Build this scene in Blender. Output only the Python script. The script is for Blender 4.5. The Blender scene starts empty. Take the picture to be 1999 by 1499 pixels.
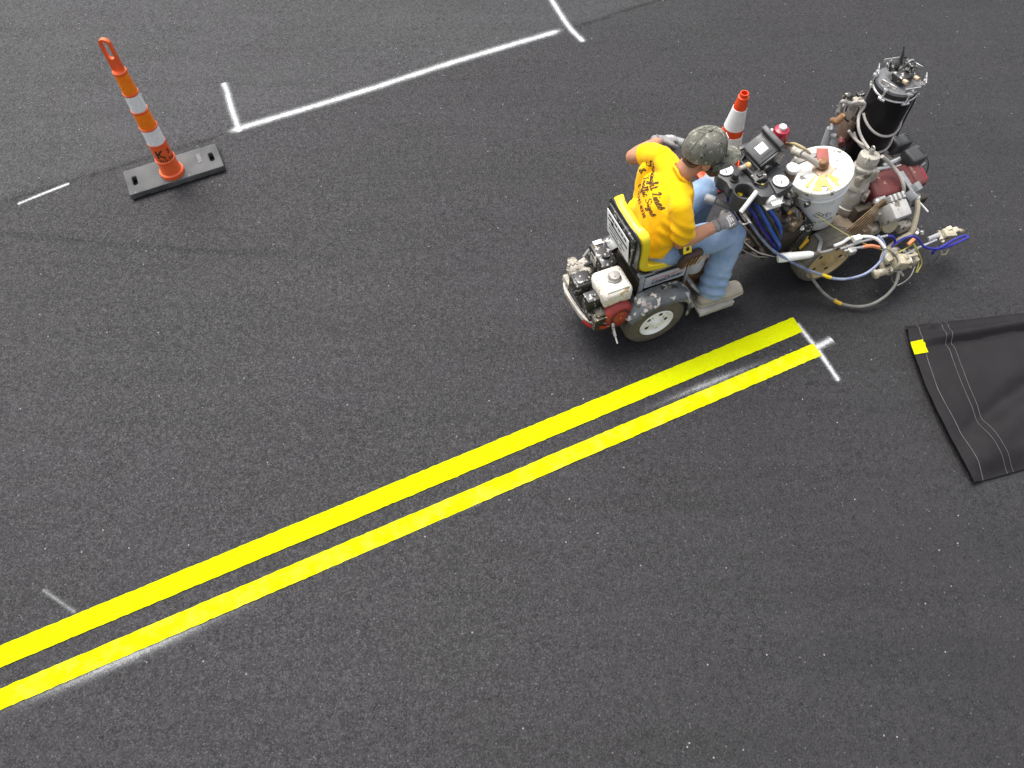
import bpy, bmesh, math, random
from mathutils import Vector, Matrix, noise
from mathutils.bvhtree import BVHTree
random.seed(7)
C = bpy.context.scene.collection
V = Vector
R = math.radians
# ------------------------------------------------------------------ camera, sky, sun, exposure
CAM_H, PITCH, HFOV = 3.85, R(60.2917), R(68.0)
cd = bpy.data.cameras.new("camera"); cam = bpy.data.objects.new("camera", cd); C.objects.link(cam)
cd.sensor_fit = 'HORIZONTAL'; cd.angle = HFOV; cd.clip_start = .05; cd.clip_end = 2000
cam.location = (0, 0, CAM_H); cam.rotation_euler = (R(90) - PITCH, 0, 0)
bpy.context.scene.camera = cam
SUN_EL, SUN_AZ = R(64), R(-38)          # azimuth measured from +Y towards +X
w = bpy.data.worlds.new("World"); bpy.context.scene.world = w; w.use_nodes = True
nt = w.node_tree; bg = nt.nodes["Background"]
sky = nt.nodes.new("ShaderNodeTexSky"); sky.sky_type = 'NISHITA'; sky.sun_disc = False
sky.sun_elevation = SUN_EL; sky.sun_rotation = SUN_AZ; sky.dust_density = 4.0; sky.air_density = 1.0
hs = nt.nodes.new("ShaderNodeHueSaturation"); hs.inputs["Saturation"].default_value = .22
nt.links.new(sky.outputs[0], hs.inputs["Color"]); nt.links.new(hs.outputs[0], bg.inputs[0])
bg.inputs[1].default_value = .108
sd = bpy.data.lights.new("sun", 'SUN'); sun = bpy.data.objects.new("sun", sd); C.objects.link(sun)
sd.energy = 1.75; sd.angle = R(36); sd.color = (1, .97, .93)
sun.rotation_euler = V((-math.sin(SUN_AZ) * math.cos(SUN_EL), -math.cos(SUN_AZ) * math.cos(SUN_EL), -math.sin(SUN_EL))).to_track_quat('-Z', 'Y').to_euler()
vs = bpy.context.scene.view_settings
vs.view_transform = 'Standard'; vs.look = 'None'; vs.exposure = 1.2; vs.gamma = 1.0

# ------------------------------------------------------------------ surveying helpers
_f = (1999 / 2) / math.tan(HFOV / 2)
def S(px, py, z=0.0):                    # the point at height z that the survey photo shows at px, py
    d = V(((px - 999.5) / _f, math.cos(PITCH) - (py - 749.5) / _f * math.sin(PITCH), -math.sin(PITCH) - (py - 749.5) / _f * math.cos(PITCH)))
    return V((0, 0, CAM_H)) + d * ((z - CAM_H) / d.z)
HEAD = R(22.5)
ORG = V((0.810, 2.479, 0))
E1 = V((math.cos(HEAD), math.sin(HEAD), 0)); E2 = V((-math.sin(HEAD), math.cos(HEAD), 0)); E3 = V((0, 0, 1))
def M(u, v, z): return ORG + E1 * u + E2 * v + E3 * z      # machine frame: forward, left, up
def SP(*pts): return [S(*p) for p in pts]

# ------------------------------------------------------------------ mesh builder
def frame(axis, hint=None):
    a = axis.normalized(); h = hint or (V((0, 0, 1)) if abs(a.z) < .9 else V((1, 0, 0)))
    x = (h - a * h.dot(a)).normalized(); return x, a.cross(x).normalized(), a
def spline(pts, k=6):
    pts = [V(p) for p in pts]
    if len(pts) < 3: return pts
    P = [pts[0] * 2 - pts[1]] + pts + [pts[-1] * 2 - pts[-2]]; out = []
    for i in range(1, len(P) - 2):
        for j in range(k):
            t = j / k; a, b, c, d = P[i - 1:i + 3]
            out.append(.5 * ((2 * b) + (c - a) * t + (2 * a - 5 * b + 4 * c - d) * t * t + (3 * b - a - 3 * c + d) * t ** 3))
    out.append(pts[-1]); return out
class MB:
    def __init__(s): s.v = []; s.f = []; s.uv = None
    def add(s, vs_, fs):
        o = len(s.v); s.v += [V(p) for p in vs_]; s.f += [[i + o for i in f] for f in fs]; return s
    def loft(s, rings, cap=True, closed=True):
        n = len(rings[0]); vs_ = [p for r in rings for p in r]; fs = []
        for i in range(len(rings) - 1):
            for j in range(n if closed else n - 1):
                a, b = i * n + j, i * n + (j + 1) % n
                fs.append([a, b, b + n, a + n])
        if cap: fs.append(list(range(n))[::-1]); fs.append([(len(rings) - 1) * n + j for j in range(n)])
        return s.add(vs_, fs)
    def lathe(s, prof, org, axis=E3, n=28, cap=True):
        x, y, a = frame(V(axis)); org = V(org)
        return s.loft([[org + a * h + (x * math.cos(t) + y * math.sin(t)) * max(r, 1e-4) for t in [2 * math.pi * k / n for k in range(n)]] for r, h in prof], cap)
    def cyl(s, p0, p1, r, r1=None, n=16, bev=0):
        p0, p1 = V(p0), V(p1); L = (p1 - p0).length; r1 = r if r1 is None else r1
        pr = [(r - bev, 0), (r, bev), (r1, L - bev), (r1 - bev, L)] if bev else [(r, 0), (r1, L)]
        return s.lathe(pr, p0, p1 - p0, n)
    def tube(s, pts, r, n=8, smooth=5):
        P = spline(pts, smooth) if smooth else [V(p) for p in pts]
        rr = r if isinstance(r, (list, tuple)) else None
        rings = []; x = None
        for i, p in enumerate(P):
            d = (P[min(i + 1, len(P) - 1)] - P[max(i - 1, 0)])
            if d.length < 1e-9: d = V((0, 0, 1))
            d.normalize()
            x = frame(d)[0] if x is None else (x - d * x.dot(d)).normalized()
            y = d.cross(x)
            if rr:
                q = i / (len(P) - 1) * (len(rr) - 1); a = int(min(q, len(rr) - 2)); rad = rr[a] + (rr[a + 1] - rr[a]) * (q - a)
            else: rad = r
            rings.append([p + (x * math.cos(t) + y * math.sin(t)) * rad for t in [2 * math.pi * k / n for k in range(n)]])
        return s.loft(rings)
    def limb(s, pts, radii, side=None, n=18, k=6, cap=(.8, .8)):
        # tapering rounded limb; radii: r or (side, other)
        P = spline(pts, k); m = len(radii) - 1; rings = []; x = None
        def rad(q):
            a = int(min(q, m - 1)) if m else 0; t = q - a
            A = radii[a] if isinstance(radii[a], tuple) else (radii[a],) * 2
            B = radii[min(a + 1, m)]; B = B if isinstance(B, tuple) else (B,) * 2
            t = t * t * (3 - 2 * t) * .5 + t * .5
            return A[0] + (B[0] - A[0]) * t, A[1] + (B[1] - A[1]) * t
        N = len(P)
        def ring(p, x, y, ra, rb): return [p + x * (math.cos(t) * ra) + y * (math.sin(t) * rb) for t in [2 * math.pi * j / n for j in range(n)]]
        for i, p in enumerate(P):
            d = (P[min(i + 1, N - 1)] - P[max(i - 1, 0)]).normalized()
            if side is not None: x = (side - d * side.dot(d)).normalized()
            else: x = frame(d)[0] if x is None else (x - d * x.dot(d)).normalized()
            y = d.cross(x); ra, rb = rad(i / (N - 1) * m)
            if i == 0:
                for c in (.95, .7, .35): rings.append(ring(p - d * (rb * c * cap[0]), x, y, ra * math.sqrt(1 - c * c), rb * math.sqrt(1 - c * c)))
            rings.append(ring(p, x, y, ra, rb))
            if i == N - 1:
                for c in (.35, .7, .95): rings.append(ring(p + d * (rb * c * cap[1]), x, y, ra * math.sqrt(1 - c * c), rb * math.sqrt(1 - c * c)))
        return s.loft(rings)
    def box(s, c, size, bev=.006, rot=None, ax=None, seg=2):
        bm = bmesh.new(); bmesh.ops.create_cube(bm, size=1)
        for p in bm.verts: p.co = V((p.co.x * size[0], p.co.y * size[1], p.co.z * size[2]))
        if bev: bmesh.ops.bevel(bm, geom=bm.edges[:], offset=min(bev, min(size) * .45), segments=seg, profile=.5, affect='EDGES')
        a = ax or (E1, E2, E3)
        B = Matrix((a[0], a[1], a[2])).transposed()
        if rot: B = B @ Matrix.Rotation(R(rot[0]), 3, 'X') @ Matrix.Rotation(R(rot[1]), 3, 'Y') @ Matrix.Rotation(R(rot[2]), 3, 'Z')
        bm.verts.index_update(); c = V(c)
        s.add([c + B @ p.co for p in bm.verts], [[q.index for q in f.verts] for f in bm.faces]); bm.free(); return s
    def bar(s, p0, p1, wd, ht, bev=.003, hint=None):
        p0, p1 = V(p0), V(p1); d = p1 - p0; x, y, a = frame(d, hint)
        return s.box((p0 + p1) / 2, (d.length, wd, ht), bev, ax=(a, x.cross(a) * -1, x))
    def prism(s, pts, ext, bev=0):
        bm = bmesh.new(); pts = [V(p) for p in pts]; ext = V(ext)
        A = [bm.verts.new(p) for p in pts]; B = [bm.verts.new(p + ext) for p in pts]; n = len(pts)
        bm.faces.new(A); bm.faces.new(B[::-1])
        for i in range(n): bm.faces.new([A[(i + 1) % n], A[i], B[i], B[(i + 1) % n]])
        bmesh.ops.recalc_face_normals(bm, faces=bm.faces)
        if bev: bmesh.ops.bevel(bm, geom=bm.edges[:], offset=bev, segments=2, profile=.5, affect='EDGES')
        bm.verts.index_update()
        s.add([p.co for p in bm.verts], [[q.index for q in f.verts] for f in bm.faces]); bm.free(); return s
    def ball(s, c, r, n=14):
        c = V(c); r = r if isinstance(r, (tuple, list)) else (r,) * 3
        bm = bmesh.new(); bmesh.ops.create_uvsphere(bm, u_segments=n, v_segments=max(6, n // 2), radius=1); bm.verts.index_update()
        s.add([c + E1 * (p.co.x * r[0]) + E2 * (p.co.y * r[1]) + E3 * (p.co.z * r[2]) for p in bm.verts], [[q.index for q in f.verts] for f in bm.faces]); bm.free(); return s
    def torus(s, c, axis, Rr, r, n=28, m=8):
        x, y, a = frame(V(axis)); c = V(c)
        ring = [c + (x * math.cos(t) + y * math.sin(t)) * Rr for t in [2 * math.pi * k / n for k in range(n)]]
        vs_ = []; fs = []
        for i in range(n):
            o = (ring[i] - c).normalized()
            for j in range(m):
                t = 2 * math.pi * j / m; vs_.append(ring[i] + o * (math.cos(t) * r) + a * (math.sin(t) * r))
                fs.append([i * m + j, ((i + 1) % n) * m + j, ((i + 1) % n) * m + (j + 1) % m, i * m + (j + 1) % m])
        return s.add(vs_, fs)
    def shell(s, grid, th):
        # a sheet (rows of points) given thickness
        bm = bmesh.new(); nr, nc = len(grid), len(grid[0])
        vv = [[bm.verts.new(p) for p in r] for r in grid]
        for i in range(nr - 1):
            for j in range(nc - 1): bm.faces.new([vv[i][j], vv[i + 1][j], vv[i + 1][j + 1], vv[i][j + 1]])
        bmesh.ops.recalc_face_normals(bm, faces=bm.faces)
        bmesh.ops.solidify(bm, geom=bm.faces[:], thickness=th); bm.verts.index_update()
        s.add([p.co for p in bm.verts], [[q.index for q in f.verts] for f in bm.faces]); bm.free(); return s
    def text(s, body, org, xd, yd, size, shear=0, bold=0, wrap=None):
        cu = bpy.data.curves.new("t", 'FONT'); cu.body = body; cu.size = size; cu.shear = shear; cu.offset = bold; cu.align_x = 'CENTER'; cu.align_y = 'CENTER'; cu.resolution_u = 3
        ob = bpy.data.objects.new("t", cu); C.objects.link(ob); bpy.context.view_layer.update()
        me = bpy.data.meshes.new_from_object(ob.evaluated_get(bpy.context.evaluated_depsgraph_get()))
        if wrap:
            bm = bmesh.new(); bm.from_mesh(me); bmesh.ops.triangulate(bm, faces=bm.faces)
            for _ in range(4):
                le = [e for e in bm.edges if e.calc_length() > size * .10]
                if le: bmesh.ops.subdivide_edges(bm, edges=le, cuts=1); bmesh.ops.triangulate(bm, faces=bm.faces)
            bm.to_mesh(me); bm.free()
        else: xd, yd = V(xd).normalized(), V(yd).normalized()
        s.add([wrap(p.co.x, p.co.y) if wrap else V(org) + xd * p.co.x + yd * p.co.y for p in me.vertices], [list(f.vertices) for f in me.polygons])
        bpy.data.objects.remove(ob); bpy.data.curves.remove(cu); bpy.data.meshes.remove(me); return s
    def remesh(s, vox, it=6, fac=.5):
        me = bpy.data.meshes.new("t"); me.from_pydata([tuple(p) for p in s.v], [], s.f)
        bm = bmesh.new(); bm.from_mesh(me); bmesh.ops.recalc_face_normals(bm, faces=bm.faces); bm.to_mesh(me); bm.free()
        ob = bpy.data.objects.new("t", me); C.objects.link(ob)
        m = ob.modifiers.new("r", 'REMESH'); m.mode = 'VOXEL'; m.voxel_size = vox
        m = ob.modifiers.new("s", 'SMOOTH'); m.factor = fac; m.iterations = it
        bpy.context.view_layer.update()
        e = bpy.data.meshes.new_from_object(ob.evaluated_get(bpy.context.evaluated_depsgraph_get()))
        s.v = [p.co.copy() for p in e.vertices]; s.f = [list(f.vertices) for f in e.polygons]
        s.n = [p.normal.copy() for p in e.vertices]
        bpy.data.objects.remove(ob); bpy.data.meshes.remove(me); bpy.data.meshes.remove(e); return s
    def push(s, fn):
        s.v = [p + n * fn(p, n) for p, n in zip(s.v, s.n)]; return s
    def build(s, name, mat, parent=None, smooth=35, label=None):
        inv = parent.matrix_world.inverted() if parent else Matrix()
        me = bpy.data.meshes.new(name); me.from_pydata([tuple(inv @ p) for p in s.v], [], s.f); me.materials.append(mat)
        bm = bmesh.new(); bm.from_mesh(me); bmesh.ops.recalc_face_normals(bm, faces=bm.faces)
        bm.to_mesh(me); bm.free()
        if s.uv:
            ul = me.uv_layers.new(name="UVMap")
            for l in me.loops: ul.data[l.index].uv = s.uv[l.vertex_index]
        if smooth:
            for p in me.polygons: p.use_smooth = True
            me.set_sharp_from_angle(angle=R(smooth))
        o = bpy.data.objects.new(name, me); C.objects.link(o)
        if parent:
            o.parent = parent; o.matrix_world = parent.matrix_world.copy()
            o.matrix_parent_inverse = Matrix(); o.matrix_basis = Matrix()
        if label: o['label'] = label
        bpy.context.view_layer.update(); return o
def tag(o, label, cat, group=None):
    o['label'] = label; o['category'] = cat
    if group: o['group'] = group
    return o
def thing(name, loc, label, cat, group=None, rz=HEAD):
    o = bpy.data.objects.new(name, None); C.objects.link(o); o.location = loc; o.rotation_euler = (0, 0, rz); o.empty_display_size = .1
    bpy.context.view_layer.update(); return tag(o, label, cat, group)

# ------------------------------------------------------------------ materials
class N:
    def __init__(s, m): s.t = m.node_tree; s.b = s.t.nodes["Principled BSDF"]; s.out = s.t.nodes["Material Output"]
    def n(s, typ, **k):
        o = s.t.nodes.new(typ)
        for a, b in k.items():
            if hasattr(o, a) and a not in ('inp',): setattr(o, a, b)
        return o
    def set(s, sock, val):
        if hasattr(val, 'is_linked') or hasattr(val, 'links'): s.t.links.new(val, sock)
        else: sock.default_value = val
    def co(s): 
        if not hasattr(s, '_c'): s._c = s.n("ShaderNodeTexCoord").outputs["Object"]
        return s._c
    def noise(s, scale, detail=4, rough=.6, vec=None, col=False):
        o = s.n("ShaderNodeTexNoise"); o.inputs["Scale"].default_value = scale; o.inputs["Detail"].default_value = detail; o.inputs["Roughness"].default_value = rough
        s.set(o.inputs["Vector"], vec if vec is not None else s.co()); return o.outputs["Color" if col else "Fac"]
    def vor(s, scale, out="Color", feat='F1', vec=None, rnd=1):
        o = s.n("ShaderNodeTexVoronoi", feature=feat); o.inputs["Scale"].default_value = scale; o.inputs["Randomness"].default_value = rnd
        s.set(o.inputs["Vector"], vec if vec is not None else s.co()); return o.outputs[out]
    def math(s, op, a, b=0.0, c=None, clamp=False):
        o = s.n("ShaderNodeMath", operation=op); o.use_clamp = clamp
        s.set(o.inputs[0], a); s.set(o.inputs[1], b)
        if c is not None: s.set(o.inputs[2], c)
        return o.outputs[0]
    def mr(s, v, a, b, c=0.0, d=1.0, smooth=False):
        o = s.n("ShaderNodeMapRange"); o.clamp = True
        if smooth: o.interpolation_type = 'SMOOTHSTEP'
        for i, x in enumerate((v, a, b, c, d)): s.set(o.inputs[i], x)
        return o.outputs[0]
    def mix(s, f, a, b, mode='MIX'):
        o = s.n("ShaderNodeMix", data_type='RGBA', blend_type=mode)
        s.set(o.inputs[0], f); s.set(o.inputs[6], a if not isinstance(a, tuple) else (*a[:3], 1)); s.set(o.inputs[7], b if not isinstance(b, tuple) else (*b[:3], 1)); return o.outputs[2]
    def sep(s, v):
        o = s.n("ShaderNodeSeparateXYZ"); s.set(o.inputs[0], v); return o.outputs
    def bump(s, h, st=.5, dist=.002):
        o = s.n("ShaderNodeBump"); o.inputs["Strength"].default_value = st; o.inputs["Distance"].default_value = dist; s.set(o.inputs["Height"], h)
        s.t.links.new(o.outputs[0], s.b.inputs["Normal"])
    def base(s, c): s.set(s.b.inputs["Base Color"], c if not isinstance(c, tuple) else (*c[:3], 1))
    def p(s, **k):
        for a, b in k.items(): s.set(s.b.inputs[a.replace('_', ' ')], b)
def newmat(name):
    m = bpy.data.materials.new(name); m.use_nodes = True; return m, N(m)
def grimy(name, col, col2=None, rough=.5, metal=0.0, scale=14, spots=(), bump=.25, amount=.5, bs=60, dist=.0015):
    """base colour with uneven wear and paint splatter (colour, scale, threshold)"""
    m, g = newmat(name)
    col2 = col2 or tuple(c * .6 for c in col)
    c = g.mix(g.mr(g.noise(scale, 6, .68), .5 - amount * .3, .5 + amount * .3), col, col2)
    for i, (sc, s_, th) in enumerate(spots):
        off = g.n("ShaderNodeVectorMath", operation='ADD'); g.set(off.inputs[0], g.co()); off.inputs[1].default_value = (i * 3.1 + 1, i * 1.7, i * 2.3)
        k = g.mr(g.noise(s_, 3, .55, off.outputs[0]), th, th + .025)
        c = g.mix(k, c, sc)
    g.base(c); g.p(Roughness=g.mr(g.noise(scale * 2, 3), .3, .7, max(rough - .12, .05), min(rough + .12, 1)), Metallic=metal)
    if bump: g.bump(g.noise(bs, 4), bump, dist)
    return m
WHT, YEL, GRY = (.75, .74, .70), (.75, .55, .02), (.45, .44, .42)

def asphalt():
    m, g = newmat("asphalt"); X, Y, Z = g.sep(g.co())
    # which side of the longitudinal joint a spot lies on
    a, b = S(0, 396), S(1120, 52); d = (b - a).normalized(); nx, ny = -d.y, d.x
    dist = g.math('ADD', g.math('ADD', g.math('MULTIPLY', X, nx), g.math('MULTIPLY', Y, ny)), -(a.x * nx + a.y * ny))
    wob = g.math('MULTIPLY', g.math('SUBTRACT', g.noise(3.5, 5, .7), .5), .10)
    dist = g.math('ADD', dist, wob)
    north = g.mr(dist, -.05, .12, 0, 1, True)
    cell = g.sep(g.vor(125, "Color")); edge = g.vor(125, "Distance", 'DISTANCE_TO_EDGE')
    warp = g.n("ShaderNodeVectorMath", operation='MULTIPLY_ADD'); g.set(warp.inputs[0], g.noise(60, 2, .5, col=True)); warp.inputs[1].default_value = (.012, .012, 0); g.set(warp.inputs[2], g.co())
    edge2 = g.vor(78, "Distance", 'DISTANCE_TO_EDGE', warp.outputs[0]); cell2 = g.sep(g.vor(78, "Color", vec=warp.outputs[0]))
    fine = g.noise(260, 2, .6)
    patch = g.mr(g.noise(1.9, 5, .66), .40, .64)                     # where the mat lies open and pitted
    v = g.mr(cell[0], 0, 1, .0275, .0425)
    v = g.math('ADD', v, g.math('MULTIPLY', g.mr(cell[1], .88, 1, 0, .026), g.math('ADD', .35, patch)))
    v = g.math('MULTIPLY', v, g.mr(edge, 0, .14, .68, 1))
    v = g.math('MULTIPLY', v, g.mr(fine, .3, .7, .80, 1.20))
    pit = g.math('MULTIPLY', g.mr(edge2, .05, .17, 1, 0), g.mr(g.noise(23, 3, .7), .42, .56))
    pit = g.math('MULTIPLY', pit, g.mr(cell2[2], .25, .6))
    v = g.math('MULTIPLY', v, g.math('SUBTRACT', 1.0, g.math('MULTIPLY', pit, g.math('ADD', .40, g.math('MULTIPLY', patch, .50)))))
    v = g.math('MULTIPLY', v, g.mr(patch, 0, 1, 1.03, .96))
    v = g.math('MULTIPLY', v, g.mr(g.noise(.9, 4, .6), .25, .75, .82, 1.14))
    st = g.n("ShaderNodeMapping"); g.set(st.inputs[0], g.co()); st.inputs["Rotation"].default_value = (0, 0, -R(24.7)); st.inputs["Scale"].default_value = (.25, 4.0, 1)
    v = g.math('MULTIPLY', v, g.mr(g.noise(1.6, 4, .6, st.outputs[0]), .25, .75, .80, 1.16))
    v = g.math('MULTIPLY', v, g.mr(north, 0, 1, .61, .98))
    # the joint itself: a broken dark crack
    crack = g.math('MULTIPLY', g.mr(g.math('ABSOLUTE', dist), .006, .030, 1, 0), g.mr(g.noise(14, 4, .7), .38, .54))
    v = g.math('MULTIPLY', v, g.math('SUBTRACT', 1.0, g.math('MULTIPLY', crack, .85)))
    # a faint scuff left by a tyre
    t0, t1, t2 = S(-60, 447), S(390, 489), S(800, 503)
    den = (t0.x - t1.x) * (t0.x - t2.x) * (t1.x - t2.x)
    A = (t2.x * (t1.y - t0.y) + t1.x * (t0.y - t2.y) + t0.x * (t2.y - t1.y)) / den
    B = (t2.x ** 2 * (t0.y - t1.y) + t1.x ** 2 * (t2.y - t0.y) + t0.x ** 2 * (t1.y - t2.y)) / den
    Cc = t0.y - A * t0.x ** 2 - B * t0.x
    q = g.math('ADD', g.math('ADD', g.math('MULTIPLY', g.math('MULTIPLY', X, X), A), g.math('MULTIPLY', X, B)), Cc)
    tr = g.math('MULTIPLY', g.mr(g.math('ABSOLUTE', g.math('SUBTRACT', Y, q)), .004, .045, 1, 0, True), g.mr(X, t1.x, t2.x, 1, 0))
    v = g.math('MULTIPLY', v, g.math('SUBTRACT', 1.0, g.math('MULTIPLY', tr, g.mr(g.noise(25, 3), .3, .6, .35, .65))))
    # pale chips of exposed stone and droplets of white paint
    chip = g.math('MULTIPLY', g.mr(g.sep(g.vor(70, "Color"))[2], .988, .992), g.mr(g.vor(70, "Distance"), .18, .34, 1, 0))
    drop = g.math('MULTIPLY', g.mr(g.sep(g.vor(26, "Color"))[2], .990, .993), g.mr(g.vor(26, "Distance"), .06, .13, 1, 0))
    v = g.math('ADD', v, g.math('ADD', g.math('MULTIPLY', chip, .06), g.math('MULTIPLY', drop, .22)))
    cc = g.n("ShaderNodeCombineColor"); tint = g.noise(.55, 3)
    g.set(cc.inputs[0], g.math('MULTIPLY', v, g.mr(tint, .3, .7, .99, 1.04))); g.set(cc.inputs[1], g.math('MULTIPLY', v, g.mr(north, 0, 1, .955, .99))); g.set(cc.inputs[2], g.math('MULTIPLY', v, g.mr(tint, .3, .7, 1.03, 1.10)))
    g.base(cc.outputs[0]); g.p(Roughness=g.mr(cell[2], 0, 1, .55, .85)); g.b.inputs["Specular IOR Level"].default_value = .36
    h = g.math('ADD', g.math('MULTIPLY', g.vor(125, "Distance"), -.8), g.math('MULTIPLY', g.math('ADD', pit, crack), -1.2))
    g.bump(h, .32, .004); return m
def road_paint(name, c1, c2, mott=.5):
    m, g = newmat(name)
    k = g.math('MULTIPLY', g.mr(g.noise(9, 5, .7), .45, .72), mott)
    c = g.mix(k, c1, c2)
    e = g.vor(150, "Distance", 'DISTANCE_TO_EDGE')
    c = g.mix(g.math('MULTIPLY', g.mr(e, 0, .06, 1, 0), g.mr(g.noise(30, 4), .5, .65, .12, .6)), c, tuple(x * .45 for x in c1))
    c = g.mix(g.mr(g.noise(110, 3), .70, .74, 0, .6), c, (.10, .10, .03))
    g.base(c); g.p(Roughness=.85); g.b.inputs["Specular IOR Level"].default_value = .05; g.bump(g.math('MULTIPLY', g.vor(150, "Distance"), -1.0), .35, .003); return m
def spray(name, col=(.50, .51, .52), core=.45, dens=1.0, thr=.5, fade=.04):
    """aerosol paint: opaque along the middle, breaking up into specks towards the edge"""
    m, g = newmat(name); m.surface_render_method = 'DITHERED' if hasattr(m, 'surface_render_method') else None
    uv = g.n("ShaderNodeUVMap").outputs[0]; U, W, _ = g.sep(uv)
    ed = g.math('SUBTRACT', 1.0, g.math('ABSOLUTE', g.math('SUBTRACT', g.math('MULTIPLY', W, 2.0), 1.0)))
    ends = g.math('MULTIPLY', g.mr(U, 0, fade), g.mr(U, 1.0 - max(fade, .05), 1.0, 1, 0))
    d = g.math('MULTIPLY', g.mr(ed, 0, core), ends)
    n = g.math('ADD', g.math('MULTIPLY', g.noise(200, 2, .6), .7), g.math('MULTIPLY', g.sep(g.vor(125, "Color"))[0], .3))
    al = g.math('MULTIPLY', g.math('POWER', d, 3.3), g.mr(n, .3, .7, .55, 1.6))
    al = g.math('MINIMUM', g.math('MULTIPLY', al, g.mr(g.noise(9, 5), .3, .65, .85, 1.35)), 1.0)
    g.base(col); g.p(Roughness=.75); g.p(Alpha=g.math('MULTIPLY', al, min(dens * .9, 1.0))); return m

A_ = asphalt()
gm = MB(); gm.add([(-150, -150, 0), (150, -150, 0), (150, 150, 0), (-150, 150, 0)], [[0, 1, 2, 3]])
road = gm.build("road", A_, smooth=0); road['kind'] = 'structure'; road['label'] = 'fresh dark grey asphalt road surface with fine stone texture'

def strip(pts, width, mat, z, name, label, cat, group=None, jitter=0, step=.05):
    """flat painted strip along world points; width metres"""
    P = spline(pts, 8); D = [0]
    for a, b in zip(P, P[1:]): D.append(D[-1] + (b - a).length)
    n = max(2, int(D[-1] / step)); mb = MB(); mb.uv = []; wd = width if isinstance(width, (tuple, list)) else (width, width)
    for i in range(n + 1):
        s_ = D[-1] * i / n; k = max(j for j in range(len(D)) if D[j] <= s_ + 1e-9); k = min(k, len(P) - 2)
        p = P[k].lerp(P[k + 1], (s_ - D[k]) / max(D[k + 1] - D[k], 1e-9)); d = (P[k + 1] - P[k]).normalized(); q = V((-d.y, d.x, 0))
        h = (wd[0] + (wd[1] - wd[0]) * i / n) / 2
        for c, sg in ((0, -1), (.5, 0), (1, 1)):
            o = p + q * (sg * (h + (random.uniform(-jitter, jitter) if sg else 0))); mb.v.append(V((o.x, o.y, z))); mb.uv.append((i / n, c))
        if i:
            b = 3 * i
            for c in (0, 1): mb.f.append([b - 3 + c, b + c, b + c + 1, b - 2 + c])
    return tag(mb.build(name, mat, smooth=0), label, cat, group)
def yellow(tl, tr, br, bl, mat, label, z):
    a0, a1, b1, b0 = S(*tl), S(*tr), S(*br), S(*bl)
    a0 = a1 + (a0 - a1) * 1.9; b0 = b1 + (b0 - b1) * 1.9
    mb = MB(); n = 420; rnd = lambda: random.gauss(0, .0011)
    A = [a0.lerp(a1, i / n) + E2 * rnd() for i in range(n + 1)]; B = [b0.lerp(b1, i / n) + E2 * rnd() for i in range(n + 1)]
    for i in range(n + 1): mb.v += [V((A[i].x, A[i].y, z)), V((B[i].x, B[i].y, z))]
    for i in range(n): mb.f.append([2 * i, 2 * i + 1, 2 * i + 3, 2 * i + 2])
    return tag(mb.build("yellow_line", mat, smooth=0), label, "road line", "pair of yellow centre lines")
Y1 = road_paint("yellow_road_paint", (.48, .525, .001), (.52, .57, .006), .6)
Y2 = road_paint("yellow_road_paint_second", (.50, .525, .001), (.60, .55, .05), .8)
yellow((0, 1261), (1548, 620), (1567, 648), (0, 1304), Y1, "fresh yellow road line of the pair running nearer the seated man's wheel", .005)
yellow((0, 1345), (1587, 671), (1604, 694), (0, 1387), Y2, "fresh yellow road line of the pair with white overspray along its edges", .005)
SPR = spray("white_spray", core=.92); SPH = spray("white_spray_thin", core=1.0, dens=.5, fade=.45); SPF = spray("faint_chalk", core=1.0, dens=.3, thr=.5)
G = "white layout marks on the asphalt"
strip(SP((430, 262), (520, 235), (700, 181), (900, 117), (1113, 54)), .135, SPR, .0025, "layout_mark", "long white sprayed guide line running across the road to a cross tick", "road mark", G)
strip(SP((436, 160), (443, 178), (452, 212), (470, 262)), .11, SPR, .0055, "layout_mark", "short curved white tick beside the orange channelizer's base", "road mark", G)
strip(SP((1062, -22), (1085, 14), (1112, 55), (1143, 86)), .11, SPR, .0055, "layout_mark", "white cross tick at the far end of the long guide line", "road mark", G)
strip(SP((32, 400), (85, 378), (139, 357)), .055, SPR, .0025, "layout_mark", "thin short white dash on its own left of the channelizer base", "road mark", G)
strip(SP((1552, 628), (1595, 682), (1640, 748)), .070, SPR, .0025, "layout_mark", "white tick crossing both ends of the yellow lines", "road mark", G)
strip(SP((1580, 684), (1600, 675), (1626, 662)), .10, SPR, .0040, "layout_mark", "white stub sticking out past the end of a yellow line", "road mark", G)
strip(SP((1180, 832), (1400, 742), (1590, 668)), .105, SPH, .0022, "layout_mark", "soft white overspray between the yellow lines near their ends", "road mark", G)
strip(SP((-200, 1475), (110, 1345), (300, 1262), (480, 1185), (640, 1117)), .13, SPH, .0022, "layout_mark", "soft white overspray below the yellow line in the near corner", "road mark", G)
strip(SP((82, 1150), (118, 1175), (150, 1198)), .05, SPF, .0025, "layout_mark", "faint worn chalk tick touching a yellow line", "road mark", G)
strip(SP((600, 1125), (760, 1055), (950, 975)), .05, SPF, .0022, "layout_mark", "very faint white overspray along a yellow line's middle", "road mark", G)

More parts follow.
